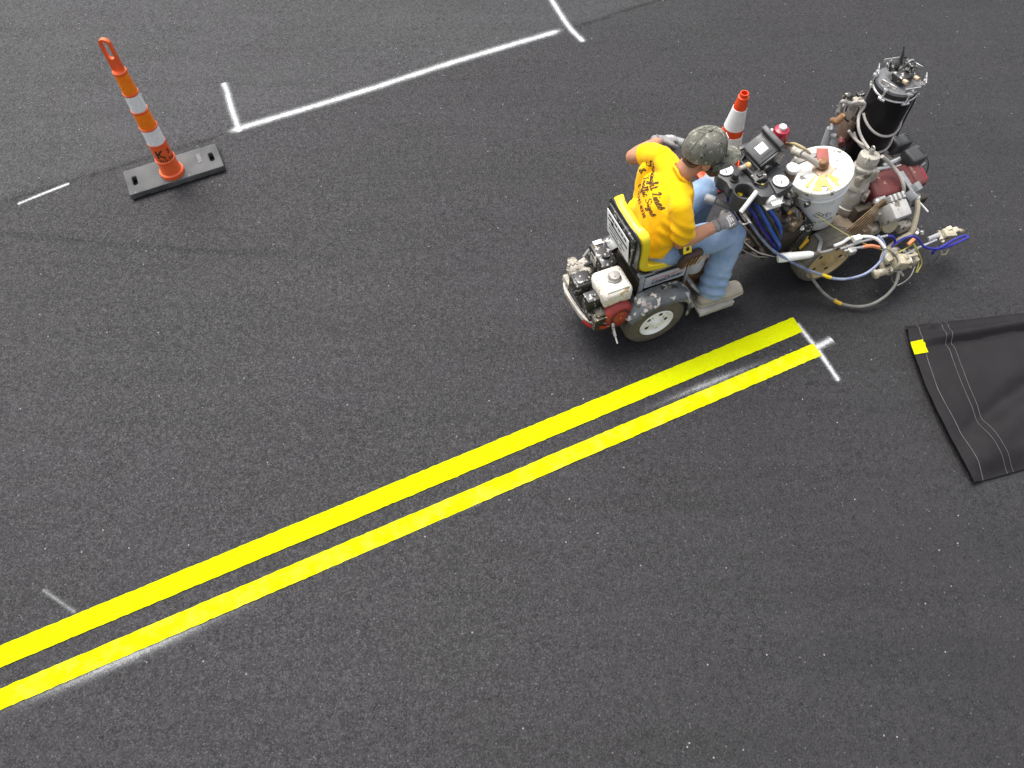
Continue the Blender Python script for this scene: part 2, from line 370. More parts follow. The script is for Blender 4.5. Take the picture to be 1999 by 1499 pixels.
# ------------------------------------------------------------------ shared materials
ORG_P = grimy("orange_plastic", (.86, .135, .030), (.70, .090, .02), .45, scale=9, bump=.1, amount=.6)
ORG_B = grimy("orange_sheeting", (.98, .24, .008), (.92, .20, .006), .35, scale=30, bump=.15, amount=.3)
WHT_B = grimy("white_sheeting", (.88, .88, .88), (.74, .75, .76), .3, scale=45, bump=.3, amount=.5, bs=120)
RUBBER = grimy("dusty_black_rubber", (.040, .041, .043), (.095, .095, .095), .75, scale=11, bump=.3, spots=[((.2, .2, .2), 22, .70)])
BLACK = grimy("black_plastic", (.016, .016, .017), (.03, .03, .03), .4, scale=20, spots=[(GRY, 42, .74)])
BLACKP = grimy("spattered_black_metal", (.012, .012, .012), (.030, .029, .027), .45, scale=16, spots=[((.40, .39, .37), 42, .60), ((.5, .36, .05), 31, .69)])
DKGREY = grimy("dark_grey_plastic", (.040, .041, .043), (.062, .062, .065), .5, scale=12, spots=[((.30, .30, .30), 45, .72)])
DEEP = grimy("greasy_dark_steel", (.012, .011, .010), (.05, .035, .022), .55, scale=18, spots=[((.22, .16, .09), 30, .68), ((.5, .32, .02), 20, .77)])
GREYM = grimy("grey_painted_steel", (.30, .31, .33), (.21, .215, .22), .5, scale=9, spots=[((.55, .54, .5), 26, .70), ((.08, .08, .08), 32, .71)])
FENDER = grimy("paint_worn_grey_fender", (.115, .125, .13), (.05, .055, .06), .38, scale=11, spots=[((.27, .22, .20), 7, .57), ((.46, .43, .40), 24, .59), ((.03, .03, .03), 18, .62), ((.58, .38, .06), 11, .74)], bump=.3)
STEEL = grimy("dull_steel", (.46, .45, .43), (.28, .26, .24), .4, .55, scale=14, spots=[((.16, .12, .08), 24, .62)])
SILVER = grimy("bright_steel", (.72, .72, .72), (.55, .55, .54), .28, .75, scale=20, bump=.05)
CAST = grimy("paint_crusted_casting", (.42, .39, .34), (.22, .19, .15), .6, scale=16, spots=[((.6, .55, .42), 30, .64), ((.06, .05, .04), 26, .61)], bump=.5)
BEIGE = grimy("beige_crusted_hose", (.52, .46, .34), (.40, .34, .24), .6, scale=18, spots=[((.62, .55, .35), 40, .66)], bump=.3)
TANK = grimy("white_fuel_tank", (.80, .77, .70), (.60, .54, .45), .42, scale=9, spots=[((.50, .36, .17), 13, .60), ((.84, .84, .82), 20, .64), ((.3, .25, .2), 40, .64)], bump=.15)
WHEELW = grimy("white_wheel_enamel", (.88, .88, .88), (.80, .80, .78), .4, scale=10, bump=0)
WHITE = grimy("white_enamel", (.84, .84, .83), (.76, .75, .72), .4, scale=10, spots=[((.35, .3, .25), 30, .76)], bump=.1)
RED = grimy("red_cowl", (.36, .035, .025), (.24, .03, .025), .42, scale=12, spots=[((.42, .30, .26), 24, .70)], bump=.2)
MAROON = grimy("dusty_maroon_cowl", (.12, .020, .022), (.17, .050, .045), .45, scale=8, spots=[((.36, .20, .16), 16, .66), ((.28, .08, .03), 9, .62)], bump=.2)
BRONZE = grimy("rusty_bronze_fins", (.30, .185, .085), (.18, .11, .05), .5, scale=20)
RUST = grimy("rusty_pipe", (.26, .12, .04), (.14, .075, .04), .75, scale=24, spots=[((.42, .26, .08), 34, .6)], bump=.6)
TYRE = grimy("dusty_tyre", (.065, .055, .048), (.12, .10, .08), .8, scale=9, spots=[((.22, .2, .17), 26, .72)], bump=.4)
TYRE2 = grimy("grey_dusty_tyre", (.17, .155, .125), (.11, .10, .085), .85, scale=12, bump=.5)
TANRIM = grimy("tan_dusty_rim", (.56, .42, .20), (.44, .33, .16), .6, scale=10, spots=[((.52, .40, .22), 18, .62)])
SEATY = grimy("worn_yellow_vinyl", (.82, .60, .006), (.86, .68, .03), .38, scale=6, spots=[((.80, .70, .35), 30, .76)], bump=.1)
BLUEH = grimy("blue_hose_rubber", (.012, .06, .36), (.03, .10, .42), .35, scale=18, spots=[((.35, .38, .45), 50, .72)])
BLUED = grimy("dark_blue_hose_rubber", (.022, .02, .24), (.03, .03, .30), .35, scale=18)
BLUEG = grimy("scuffed_blue_hose", (.10, .13, .28), (.26, .30, .38), .45, scale=26, spots=[((.5, .5, .5), 40, .68)])
CABLE = grimy("dirty_grey_cable", (.14, .135, .125), (.24, .23, .21), .6, scale=16, spots=[((.45, .43, .38), 40, .70)])
CABLEL = grimy("light_grey_hose", (.46, .43, .39), (.36, .33, .30), .55, scale=20, spots=[((.6, .58, .52), 40, .7)])
ORNG = grimy("orange_hose", (.62, .22, .10), (.50, .18, .09), .5, scale=20)
YWIRE = grimy("yellow_cable", (.56, .50, .12), (.45, .40, .12), .5, scale=20)
YBLOB = grimy("yellow_paint_crust", (.72, .42, .004), (.60, .36, .01), .4, scale=24, spots=[((.08, .05, .02), 18, .68)], bump=.6)
TANKBLK = grimy("gloss_black_tank", (.004, .004, .005), (.007, .007, .008), .42, scale=6, bump=0, spots=[((.2, .2, .2), 24, .82)]); TANKBLK.node_tree.nodes["Principled BSDF"].inputs["Specular IOR Level"].default_value = .25
INK = grimy("black_ink", (.03, .015, .008), (.06, .03, .01), .7, bump=0)
INKB = grimy("black_print", (.015, .013, .012), (.03, .03, .03), .6, bump=0)
WLAB = grimy("white_label", (.78, .78, .78), (.72, .72, .72), .5, scale=8, bump=0)

# ------------------------------------------------------------------ channelizer post on its rubber base
b0 = S(335, 352, 0); px_ = (S(429, 301, .048) - S(246, 358, .048)); px_.z = 0; px_.normalize(); py_ = V((-px_.y, px_.x, 0))
bc = (S(241, 334, .048) + S(424, 278, .048) + S(434, 324, .048) + S(251, 383, .048)) / 4; bc.z = 0
post = thing("channelizer_post", (bc.x, bc.y, 0), "tall orange and white striped channelizer post on a black rubber base", "channelizer", rz=0)
L_ = ((S(434, 324, .048) - S(251, 383, .048)).length + (S(424, 278, .048) - S(241, 334, .048)).length) / 2; Wd = ((S(434, 324, .048) - S(424, 278, .048)).length + (S(251, 383, .048) - S(241, 334, .048)).length) / 2; print('base', L_, Wd)
def slot(c, a, b): return [c + px_ * (a * math.cos(t)) + py_ * (b * math.sin(t)) for t in []]
mb = MB(); c0 = bc
# base slab built from blocks that leave two real hand slots
hx, hy, H = L_ / 2, Wd / 2, .050
def slab(x0, x1, y0, y1): mb.box(c0 + px_ * (x0 + x1) / 2 + py_ * (y0 + y1) / 2 + E3 * (H / 2 + .002), (x1 - x0, y1 - y0, H - .004), 0, ax=(px_, py_, E3))
sx0, sx1, sy = hx - .075, hx - .045, .042
slab(-sx0, sx0, -hy, hy); slab(sx1, hx, -hy, hy); slab(-hx, -sx1, -hy, hy)
for sg in (-1, 1):
    for e in (-1, 1):
        x0, x1 = sorted((sg * sx0, sg * sx1)); y0, y1 = sorted((e * sy, e * hy)); slab(x0, x1, y0, y1)
bm = bmesh.new(); 
mb.remesh(.006, 5, .5); mb.push(lambda p, n: (noise.noise(p * 18) * .0018))
mb.build("base", RUBBER, post)
mb = MB(); lc = c0 + px_ * .185 + py_ * .02 + E3 * .051
mb.box(lc, (.030, .095, .004), .001, ax=(px_, py_, E3)); mb.build("base_plate", grimy("embossed_rubber", (.13, .13, .13), (.09, .09, .09), .7), post)
ax0 = V((c0.x, c0.y, .083)); tc = S(336, 334, .06); ax0 = V((tc.x, tc.y, .048))
TS = 1.035
mb = MB()
prof = [(.080, 0), (.080, .028), (.069, .034), (.0665, .045), (.0605, .12), (.066, .123), (.066, .135), (.060, .139), (.0575, .26), (.0595, .262), (.0595, .270), (.055, .272),
        (0.0551, .385), (0.0578, .387), (0.0578, .397), (0.0530, .399), (0.0504, .51), (0.0530, .512), (0.0530, .522), (0.0482, .524), (0.0451, .635), (0.0482, .637), (0.0482, .647), (0.0435, .649), (0.0392, .775), (0.0424, .778), (0.0424, .79), (0.0350, .797), (.010, .80)]
mb.lathe(prof, ax0, E3, 36); mb.v = [V((p.x, p.y, ax0.z + (p.z - ax0.z) * TS)) for p in mb.v]; mb.build("tube", ORG_P, post)
for z0, z1, r0, r1, m_, nm in ((.273, .385, .0575, .0560, WHT_B, "white"), (.400, .51, .0540, .0514, ORG_B, "orange"), (.525, .635, .0492, .0460, WHT_B, "white"), (.650, .775, .0445, .0402, ORG_B, "orange")):
    MB().lathe([(r0 - .002, z0 * TS), (r0, z0 * TS + .001), (r1, z1 * TS - .001), (r1 - .002, z1 * TS)], ax0, E3, 36).build("reflective_band", m_, post, label=nm + " reflective band")
# looped handle on top: flat plate with an oval opening
cd_ = V((CAM_H * 0, 0, 0)) + ax0 * -1; cd_.z = 0; cd_.normalize(); hx_ = V((cd_.y, -cd_.x, 0)); 
hx_ = (E1 * .75 - E2 * .35).normalized()
mb = MB(); top = ax0 + E3 * .82
def hp(x, z): return top + hx_ * x + E3 * z
n_ = 28; outer = []; inner = []
for k in range(n_):
    t = 2 * math.pi * k / n_ + math.pi / n_
    sx, sz = math.cos(t), math.sin(t)
    outer.append(hp(.034 * sx, .125 + .030 * sz + (.055 if sz > 0 else -.155 + (.030 * (1 + sz)))))
    inner.append(hp(.019 * sx, .135 + .018 * sz + (.040 if sz > 0 else -.035)))
dp = V((-hx_.y, hx_.x, 0)) * .011
vs_ = [p - dp for p in outer] + [p - dp for p in inner] + [p + dp for p in outer] + [p + dp for p in inner]; fs = []
for k in range(n_):
    a, b = k, (k + 1) % n_
    fs += [[a, b, n_ + b, n_ + a], [2 * n_ + b, 2 * n_ + a, 3 * n_ + a, 3 * n_ + b], [b, a, 2 * n_ + a, 2 * n_ + b], [n_ + a, n_ + b, 3 * n_ + b, 3 * n_ + a]]
mb.add(vs_, fs); mb.build("handle", ORG_P, post)
# stencilled letters, wrapped round the tube
face = math.atan2(-ax0.y, -ax0.x)
def wrap(z0, a0, rr):
    def f(x, y):
        zz = z0 + y; r_ = rr(zz) + .0012; t = face + a0 + x / r_; return ax0 + V((math.cos(t) * r_, math.sin(t) * r_, zz))
    return f
rr = lambda z: .060 + (.0575 - .060) * (z - .139) / .121
mb = MB(); mb.text("K", None, E1, E3, .088, bold=.0022, wrap=wrap(.207, -.38, rr)); mb.text("5", None, E1, E3, .050, bold=.0012, wrap=wrap(.215, .70, rr)); mb.text("910-741", None, E1, E3, .036, bold=.0008, wrap=wrap(.157, .22, rr))
mb.build("stencilled_lettering", INK, post, smooth=0)

# ------------------------------------------------------------------ traffic cone standing behind the machine
cb = S(1404, 336, 0)
cone = thing("traffic_cone", (cb.x, cb.y, 0), "orange traffic cone with two white collars standing behind the console", "traffic cone")
Hc = .665
def cr(z): return .118 + (.028 - .118) * (z / Hc)
mb = MB(); mb.box(V((cb.x, cb.y, .014)), (.34, .34, .024), .008)
mb.lathe([(.14, .026), (.125, .045), (cr(.06), .06), (cr(Hc - .035), Hc - .035), (.034, Hc - .034), (.034, Hc - .028), (.026, Hc - .026), (.0265, Hc), (.021, Hc), (.019, Hc - .12)], V((cb.x, cb.y, 0)), E3, 36, cap=False)
mb.build("body", grimy("cone_orange", (.82, .075, .012), (.70, .06, .01), .45, bump=.05), cone)
for z0, z1 in ((.405, .555), (.255, .355)):
    MB().lathe([(cr(z0), z0), (cr(z0) + .002, z0 + .001), (cr(z1) + .002, z1 - .001), (cr(z1), z1)], V((cb.x, cb.y, 0)), E3, 36).build("collar", WHITE, cone)

# ------------------------------------------------------------------ black tarpaulin at the frame's edge
edge_px = [(1772, 630), (1778, 668), (1790, 702), (1812, 760), (1838, 815), (1868, 872), (1905, 938)]
P0 = [S(x, y, .06) for x, y in edge_px]
td = thing("tarpaulin", (P0[3].x + .4, P0[3].y, 0), "stitched black tarpaulin sheet with a yellow paint patch on its corner", "tarpaulin", rz=0)
up_t = (S(1999, 606, .06) - P0[0]).normalized(); dn_t = (S(1999, 912, .06) - P0[-1]).normalized()
def lerp_edge(s_):
    sp = tarp_sp; q = s_ * (len(sp) - 1); i = int(min(q, len(sp) - 2)); return sp[i].lerp(sp[i + 1], q - i)
tarp_sp = spline(P0, 8)
def g1(x, c, w_): return math.exp(-((x - c) / w_) ** 2)
def tarp(s_, t_, lift=0):
    e = lerp_edge(s_); d = up_t.lerp(dn_t, s_); d = V((d.x, d.y, 0)).normalized()
    p = e + d * (t_ * 1.35)
    z = .05 + .025 * t_ + .030 * g1(s_ + .05 * t_, .16, .045) * min(1, t_ * 7) - .018 * g1(s_ + .07 * t_, .235, .03) * min(1, t_ * 5)
    z -= .038 * g1(s_ + .50 * t_, .80, .055) * min(1, t_ * 4) * (1 - .3 * t_)
    z += .03 * g1(s_ + .5 * t_, .92, .09) * min(1, t_ * 4)
    z += .02 * g1(s_, .05, .03) * g1(t_, .10, .025)
    z -= .055 * max(0, (s_ - .915) / .085) ** 1.2 * min(1, .2 + t_ * 12) + .035 * max(0, (.05 - s_) / .05)
    z += .008 * noise.noise(V((s_ * 3.2, t_ * 2.7, 1))) + .004 * noise.noise(V((s_ * 8 + t_ * 4, t_ * 14 - s_ * 6, 4))) + .0016 * noise.noise(V((s_ * 26, t_ * 26, 4)))
    return V((p.x, p.y, max(z, .010) + lift + (.006 if t_ < 1 else 0)))
TARP = newmat("black_canvas"); g = TARP[1]; g.base(g.mix(g.mr(g.noise(5, 5, .65), .3, .7), (.010, .0090, .0100), (.017, .0152, .0170)))
g.p(Roughness=.7); g.b.inputs['Specular IOR Level'].default_value = .18; wv = g.n("ShaderNodeTexWave"); wv.inputs["Scale"].default_value = 160; g.set(wv.inputs["Vector"], g.co()); g.bump(g.math('ADD', g.math('MULTIPLY', g.noise(14, 5, .7), 1.5), g.math('MULTIPLY', wv.outputs["Fac"], .1)), .5, .006); TARP = TARP[0]
MB().shell([[tarp(i / 60, j / 60) for j in range(61)] for i in range(61)], .004).build("sheet", TARP, td, smooth=60)
THREAD = grimy("grey_thread", (.13, .125, .13), (.085, .08, .085), .7, bump=0)
def seam(f, n=50): return [tarp(i / n, f(i / n), .0035) for i in range(n + 1)]
MB().tube(seam(lambda s_: .048 + .004 * math.sin(s_ * 9)), .0017, 5, 0).build("stitching", THREAD, td)
for o_ in (.155, .182): MB().tube(seam(lambda s_: o_ + .012 * math.sin(s_ * 7) * s_), .0013, 5, 0).build("stitching", THREAD, td)
MB().shell([[tarp(.165 + .125 * i / 8, -.001 + (.052 + .010 * (i > 1)) * j / 6, .0045) for j in range(7)] for i in range(9)], .002).build("paint_patch", road_paint("patch_yellow", (.52, .54, .002), (.54, .56, .02)), td)

# ------------------------------------------------------------------ ride-on drive unit
drv = thing("ride_on_drive_unit", M(.05, .28, 0), "small grey ride-on drive unit with yellow seat and rear engine", "ride-on machine")
def wheel(u, v, r, wd, face, rr_, tyre, rim, parent, hubr=.028):
    """face = +1: outer face looks to the right (-v)"""
    c = M(u, v, r); a = -E2 * face; h = wd / 2
    t = MB(); t.lathe([(rr_, h * .78), (rr_ + .012, h * .98), (r * .80, h), (r * .93, h * .88), (r * .985, h * .66), (r, h * .3), (r, -h * .3), (r * .985, -h * .66), (r * .93, -h * .88), (r * .8, -h), (rr_, -h * .8)], c, a, 48, cap=False)
    for k in (-.45, -.15, .15, .45): t.torus(c + a * (h * k), a, r * .997, .003, 48, 5)
    to = t.build("wheel", tyre, parent)
    m = MB(); m.lathe([(rr_ + .004, h * .92), (rr_ - .004, h * 1.0), (rr_ - .010, h * .92), (rr_ - .022, h * .74), (hubr + .02, h * .78), (hubr, h * .82), (hubr * .9, h * 1.15), (.002, h * 1.15)], c, a, 40, cap=False)
    m.build("rim", rim, to)
    x, y, _ = frame(a)
    for k in range(5):
        t_ = 2 * math.pi * k / 5 + .9; pr_ = rr_ * .62; o_ = c + (x * math.cos(t_) + y * math.sin(t_)) * pr_
        MB().lathe([(.012, h * .66), (.012, h * .795), (.010, h * .80), (.001, h * .80)], o_, a, 12).build("rim_hole", DEEP, to)
    for k in range(4):
        t_ = 2 * math.pi * k / 4 + .5
        MB().cyl(c + (x * math.cos(t_) + y * math.sin(t_)) * (hubr + .024) + a * (h * .66), c + (x * math.cos(t_) + y * math.sin(t_)) * (hubr + .024) + a * (h * .66 + .008), .0075, n=6).build("wheel_nut", STEEL, to)
    return to
wheel(.035, .065, .19, .13, 1, .105, TYRE, WHEELW, drv); wheel(.035, .495, .19, .13, -1, .105, TYRE, WHEELW, drv)
def fender(v_out, sg):
    """sg=+1 right-hand side: outer edge towards -v"""
    c = M(.045, 0, .19); rows = []; secs = [(.115, -.004), (.085, .002), (.05, .002), (.025, -.006), (.005, -.018), (-.003, -.034), (-.005, -.046)]
    for i in range(31):
        t = R(-4 + 158 * i / 30); ex = 2.9 if math.cos(t) > 0 else 2.3
        k = (abs(math.cos(t)) ** ex + abs(math.sin(t)) ** ex) ** (-1 / ex)
        d = E1 * math.cos(t) + E3 * math.sin(t); row = []
        for dv, dr in secs: row.append(ORG + E1 * .045 + E3 * .19 + E2 * (v_out + sg * dv) + d * ((.224 * k) + dr))
        rows.append(row)
    return MB().shell(rows, .006).build("fender", FENDER, drv)
fender(-.005, 1); fender(.565, -1)
# body box, side panel with its decal, posts, front column and footrests
MB().box(M(.10, .28, .33), (.30, .27, .22), .012).build("body", DEEP, drv)
mb = MB(); mb.bar(M(-.035, .140, .24), M(-.035, .140, .50), .035, .022); mb.bar(M(.262, .140, .24), M(.262, .140, .50), .030, .018); mb.bar(M(-.06, .15, .505), M(.27, .15, .505), .03, .02); mb.bar(M(-.06, .41, .505), M(.27, .41, .505), .03, .02)
mb.build("frame", GREYM, drv)
pc, pw, ph = M(.112, .136, .432), .262, .088
PANEL = grimy("silver_decal_panel", (.52, .53, .55), (.42, .43, .45), .4, scale=8, spots=[((.5, .22, .22), 6, .66), ((.25, .27, .33), 13, .68)])
sp_ = MB().box(pc, (pw, .010, ph), .002).build("side_panel", PANEL, drv)
mb = MB()
for zz, hh, l0, l1, m_ in ((.020, .010, -.085, .12, "r"), (-.026, .004, -.06, .125, "b"), (-.034, .003, -.125, .125, "g")):
    MB().box(pc + E1 * (l0 + l1) / 2 + E3 * zz - E2 * .006, (l1 - l0, .002, hh), 0).build("decal_stripe", {"r": grimy("faded_red", (.50, .16, .17), (.52, .38, .38), .5, scale=20, bump=0), "b": grimy("faded_blue", (.20, .23, .34), (.3, .32, .4), .5, bump=0), "g": WLAB}[m_], sp_)
MB().text("LineDriver", pc - E2 * .0065 + E3 * -.008 + E1 * .01, E1, E3, .046, shear=.3, bold=.0006).build("decal_lettering", INKB, sp_, smooth=0)
mb = MB(); mb.lathe([(.075, 0), (.078, .02), (.078, .12), (.07, .15), (.04, .165)], M(.345, .225, .33), E3, 28); mb.build("hydraulic_tank", grimy("light_grey_tank", (.50, .51, .52), (.42, .42, .42), .45, scale=8, spots=[((.40, .33, .18), 14, .69)]), drv)
CHK = newmat("chequer_plate"); g = CHK[1]; mp = g.n("ShaderNodeMapping"); g.set(mp.inputs[0], g.co()); mp.inputs["Scale"].default_value = (1, 1.9, 1)
vd = g.mr(g.vor(75, "Distance", vec=mp.outputs[0]), .22, .34); g.base(g.mix(vd, (.035, .035, .035), (.42, .41, .40))); g.p(Roughness=.5); g.bump(g.math('MULTIPLY', vd, -1), .5, .003); CHK = CHK[0]
MB().prism([M(.278, .085, .345), M(.385, .085, .19), M(.385, .42, .19), M(.278, .42, .345)], E3 * -.012 - E1 * .008).build("kick_plate", CHK, drv)
PLATE = grimy("scuffed_footplate", (.46, .44, .41), (.34, .32, .29), .5, scale=10, spots=[((.12, .11, .1), 20, .7), ((.65, .62, .58), 26, .68)])
for vc in (.065, .52):
    mb = MB(); mb.box(M(.455, vc, .118), (.24, .135, .018), .004); mb.box(M(.455, vc - .064 * (1 if vc < .3 else -1), .108), (.23, .010, .035), .003); mb.bar(M(.34, .2 if vc < .3 else .4, .13), M(.34, vc, .115), .04, .025); mb.build("footrest", PLATE, drv)
mb = MB(); mb.box(M(.36, .28, .24), (.14, .20, .17), .01); mb.bar(M(.38, .28, .26), M(.92, .27, .24), .055, .055, .006); mb.cyl(M(.66, .275, .25), M(.72, .275, .25), .05); mb.build("tow_beam", RUST, drv)
# seat: one bent pad of pan and back, black shell behind
def seat_pad(off, extra, th, lift=1):
    pr = [(.235, .512, .110), (.232, .516, .136), (.20, .522, .148), (.14, .520, .150), (.07, .518, .149), (.015, .524, .145), (-.035, .542, .146), (-.066, .578, .148), (-.082, .63, .156), (-.092, .70, .166), (-.100, .77, .174), (-.107, .83, .172), (-.111, .862, .152), (-.113, .876, .115)]
    P = spline([V((u, z, h)) for u, z, h in pr], 3); rings = []
    for i, q in enumerate(P):
        t = (P[min(i + 1, len(P) - 1)] - P[max(i - 1, 0)]); t = V((t.x, t.y)).normalized(); nu, nz = t.y, -t.x
        e = min(i, len(P) - 1 - i); tt = th * (1, .55, .8, .95)[min(e, 3)] if e else th * .3
        ring = []
        for k in range(36):
            a_ = 2 * math.pi * k / 36; x = math.copysign(abs(math.cos(a_)) ** .35, math.cos(a_)); y = math.copysign(abs(math.sin(a_)) ** .6, math.sin(a_))
            rim = max(0, abs(x) - .55) / .45
            o = off + tt * y + lift * (.026 * rim ** 2 if y > 0 else .012 * rim ** 2) - (.004 * math.cos(x * 22) if (y > 0 and 6 < i < len(P) - 6) else 0) * .4
            ring.append(M(q.x + nu * o, .283 + x * (q.z + extra), q.y + nz * o))
        rings.append(ring)
    return MB().loft(rings)
st = seat_pad(.008, 0, .031).build("seat", SEATY, drv, smooth=50)
seat_pad(-.020, .002, .006, .35).build("seat_edging", BLACK, st, smooth=50)
sh = MB().prism([M(-.105, .165, .60), M(-.105, .40, .60), M(-.129, .435, .82), M(-.134, .42, .850), M(-.134, .146, .850), M(-.129, .131, .82)], E1 * -.016 + E3 * -.002, .006).build("seat_shell", BLACKP, st)
nb = (E1 * -.993 - E3 * .115).normalized(); sx = -E2; su = (E3 * .993 - E1 * .115).normalized()
stc = M(-.137, .292, .728); stc = stc + nb * .0085
stk = MB().box(stc, (.250, .185, .003), .001, ax=(sx, su, sx.cross(su))).build("seat_sticker", WLAB, drv)
nrm_s = sx.cross(su)
if nrm_s.dot(nb) < 0: nrm_s = -nrm_s
def sbar(x0, x1, y, h, nm="sticker_print"):
    MBp.box(stc + sx * (x0 + x1) / 2 + su * y + nrm_s * .0022, (x1 - x0, h, .001), 0, ax=(sx, su, sx.cross(su)))
MBp = MB()
for a, b in ((-.105, -.075), (-.068, -.042), (-.034, -.006), (.004, .03), (.038, .062), (.07, .098)): sbar(a, b, .064, .017)
sbar(-.115, -.06, .026, .010); sbar(-.05, .112, .018, .016); sbar(-.10, .06, -.010, .006)
for y, x0, x1 in ((-.036, -.10, .0), (-.036, .03, .085), (-.066, -.08, .05)): sbar(x0, x1, y, .009)
MBp.prism([stc + sx * a + su * b + nrm_s * .0022 for a, b in ((-.085, .036), (-.05, .044), (-.042, .014), (-.074, .010))], nrm_s * .001)
MBp.build("sticker_print", INKB, stk, smooth=0)
# battery box, pump, pipes behind the seat
mb = MB(); mb.box(M(-.155, .385, .42), (.10, .19, .13), .012); mb.cyl(M(-.155, .36, .485), M(-.155, .36, .50), .022); mb.build("battery_box", BLACKP, drv)
MB().box(M(-.155, .465, .487), (.055, .030, .008), .002).build("battery_label", WLAB, drv); MB().box(M(-.208, .40, .43), (.003, .07, .07), .001).build("battery_label", CAST, drv)
mb = MB(); mb.box(M(-.285, .435, .30), (.11, .09, .12), .02); mb.cyl(M(-.33, .45, .33), M(-.215, .42, .34), .045, bev=.01); mb.cyl(M(-.30, .475, .33), M(-.30, .475, .385), .03, bev=.006); mb.cyl(M(-.25, .40, .30), M(-.25, .40, .375), .038, bev=.012); mb.bar(M(-.345, .445, .34), M(-.22, .47, .365), .022, .02); mb.bar(M(-.36, .44, .30), M(-.36, .36, .30), .03, .05)
for a in range(5): mb.cyl(M(-.335 + .025 * a, .455 - .004 * a, .372), M(-.335 + .025 * a, .455 - .004 * a, .384), .008, n=6)
mb.build("hydraulic_pump", CAST, drv)
MB().tube([M(-.22, .49, .36), M(-.17, .50, .40), M(-.135, .46, .40), M(-.13, .40, .36)], .010, 8).build("hydraulic_pipe", STEEL, drv)
MB().tube([M(-.25, .42, .37), M(-.20, .40, .40), M(-.16, .34, .36)], .012, 8).build("hydraulic_pipe", BLACK, drv)
# engine
mb = MB(); mb.box(M(-.20, .22, .28), (.27, .30, .16), .02); mb.box(M(-.27, .14, .30), (.11, .13, .10), .01)
for k in range(7): mb.box(M(-.285, .135, .255 + .014 * k), (.13, .15, .005), .001)
mb.build("engine_block", grimy("oily_spattered_engine", (.02, .018, .014), (.06, .045, .02), .5, scale=20, spots=[((.55, .45, .22), 45, .63), ((.4, .38, .33), 30, .68)], bump=.4), drv)
tk = MB(); tc_ = S(1196, 546, .50); tk.box(tc_ - E3 * .055, (.185, .195, .11), .034, seg=4); tk.box(tc_ - E3 * .098, (.17, .18, .03), .012); tk.box(tc_ + E3 * .0 - E2 * .048, (.13, .06, .016), .008)
tko = tk.build("fuel_tank", TANK, drv)
cp = S(1199, 541, .515); MB().lathe([(.040, 0), (.041, .006), (.036, .010), (.034, .024), (.030, .029), (.001, .030)], cp - E3 * .008, E3, 12).build("fuel_cap", STEEL, tko)
ac = MB(); a_c = S(1135, 553, .40); ac.box(a_c, (.115, .105, .10), .014, seg=3); ac.box(a_c + E3 * .05, (.085, .075, .016), .006); ac.build("air_cleaner", BLACKP, drv)
mb = MB(); m_c = S(1158, 586, .385); mb.box(m_c, (.105, .075, .10), .008); mb.cyl(m_c + E3 * .05, m_c + E3 * .058, .012); mb.box(m_c - E3 * .075 - E2 * .02, (.10, .09, .06), .006); mb.build("muffler", BLACKP, drv)
rc = M(-.195, .060, .315); ra = (-E2 + E3 * .10).normalized(); rx = E1; rz_ = ra.cross(rx) * -1
rs = MB(); rs.lathe([(.092, -.055), (.092, -.012), (.085, 0), (.066, .012), (.03, .017), (.012, .017), (.010, .024), (.001, .025)], rc, ra, 36); rso = rs.build("recoil_starter", RED, drv)
mb = MB()
for k in range(30):
    t = 2 * math.pi * k / 30; d = rx * math.cos(t) + rz_ * math.sin(t)
    if .15 < (t / (2 * math.pi)) % 1 < .38: continue
    mb.bar(rc + d * .048 + ra * .0165, rc + d * .066 + ra * .0135, .0035, .003, 0, hint=ra)
for cx, cz in ((-.025, .066), (.030, .064)):
    for a in (-1, 0, 1):
        for b in (-1, 1): mb.bar(rc + rx * (cx + a * .014) + rz_ * (cz + b * .007) + ra * .005, rc + rx * (cx + a * .014 + .010) + rz_ * (cz + b * .007) + ra * .005, .011, .006, 0, hint=ra)
mb.build("starter_vents", INKB, rso)
mb = MB(); mb.tube([M(-.245, .04, .30), M(-.25, .01, .27), M(-.252, -.02, .25)], .009, 8); mb.cyl(M(-.252, -.02, .25), M(-.256, -.06, .235), .005); mb.build("choke_lever", STEEL, drv)
bp = [M(-.30, .44, .27), M(-.36, .425, .26), M(-.385, .385, .26), M(-.39, .33, .26), M(-.385, .25, .26), M(-.375, .16, .26), M(-.35, .105, .26), M(-.30, .075, .26), M(-.25, .06, .26)]
bsp = spline(bp, 5); mb = MB(); mb.shell([[p + E3 * z for p in bsp] for z in (-.022, -.008, .008, .022)], .012); mb.tube([p + E3 * .022 for p in bp], .008, 8); mb.build("bumper", grimy("chipped_white_bumper", (.55, .52, .47), (.38, .34, .30), .5, scale=12, spots=[((.36, .05, .04), 9, .62)]), drv)
st_ = spline([M(-.374, .15, .2615), M(-.351, .099, .2615), M(-.30, .068, .2615), M(-.265, .058, .2615)], 5)
MB().shell([[p + E3 * z - E1 * .0065 - E2 * .006 for p in st_] for z in (-.014, .012)], .002).build("reflector", grimy("red_reflector", (.45, .03, .02), (.35, .02, .02), .35, bump=0), drv)

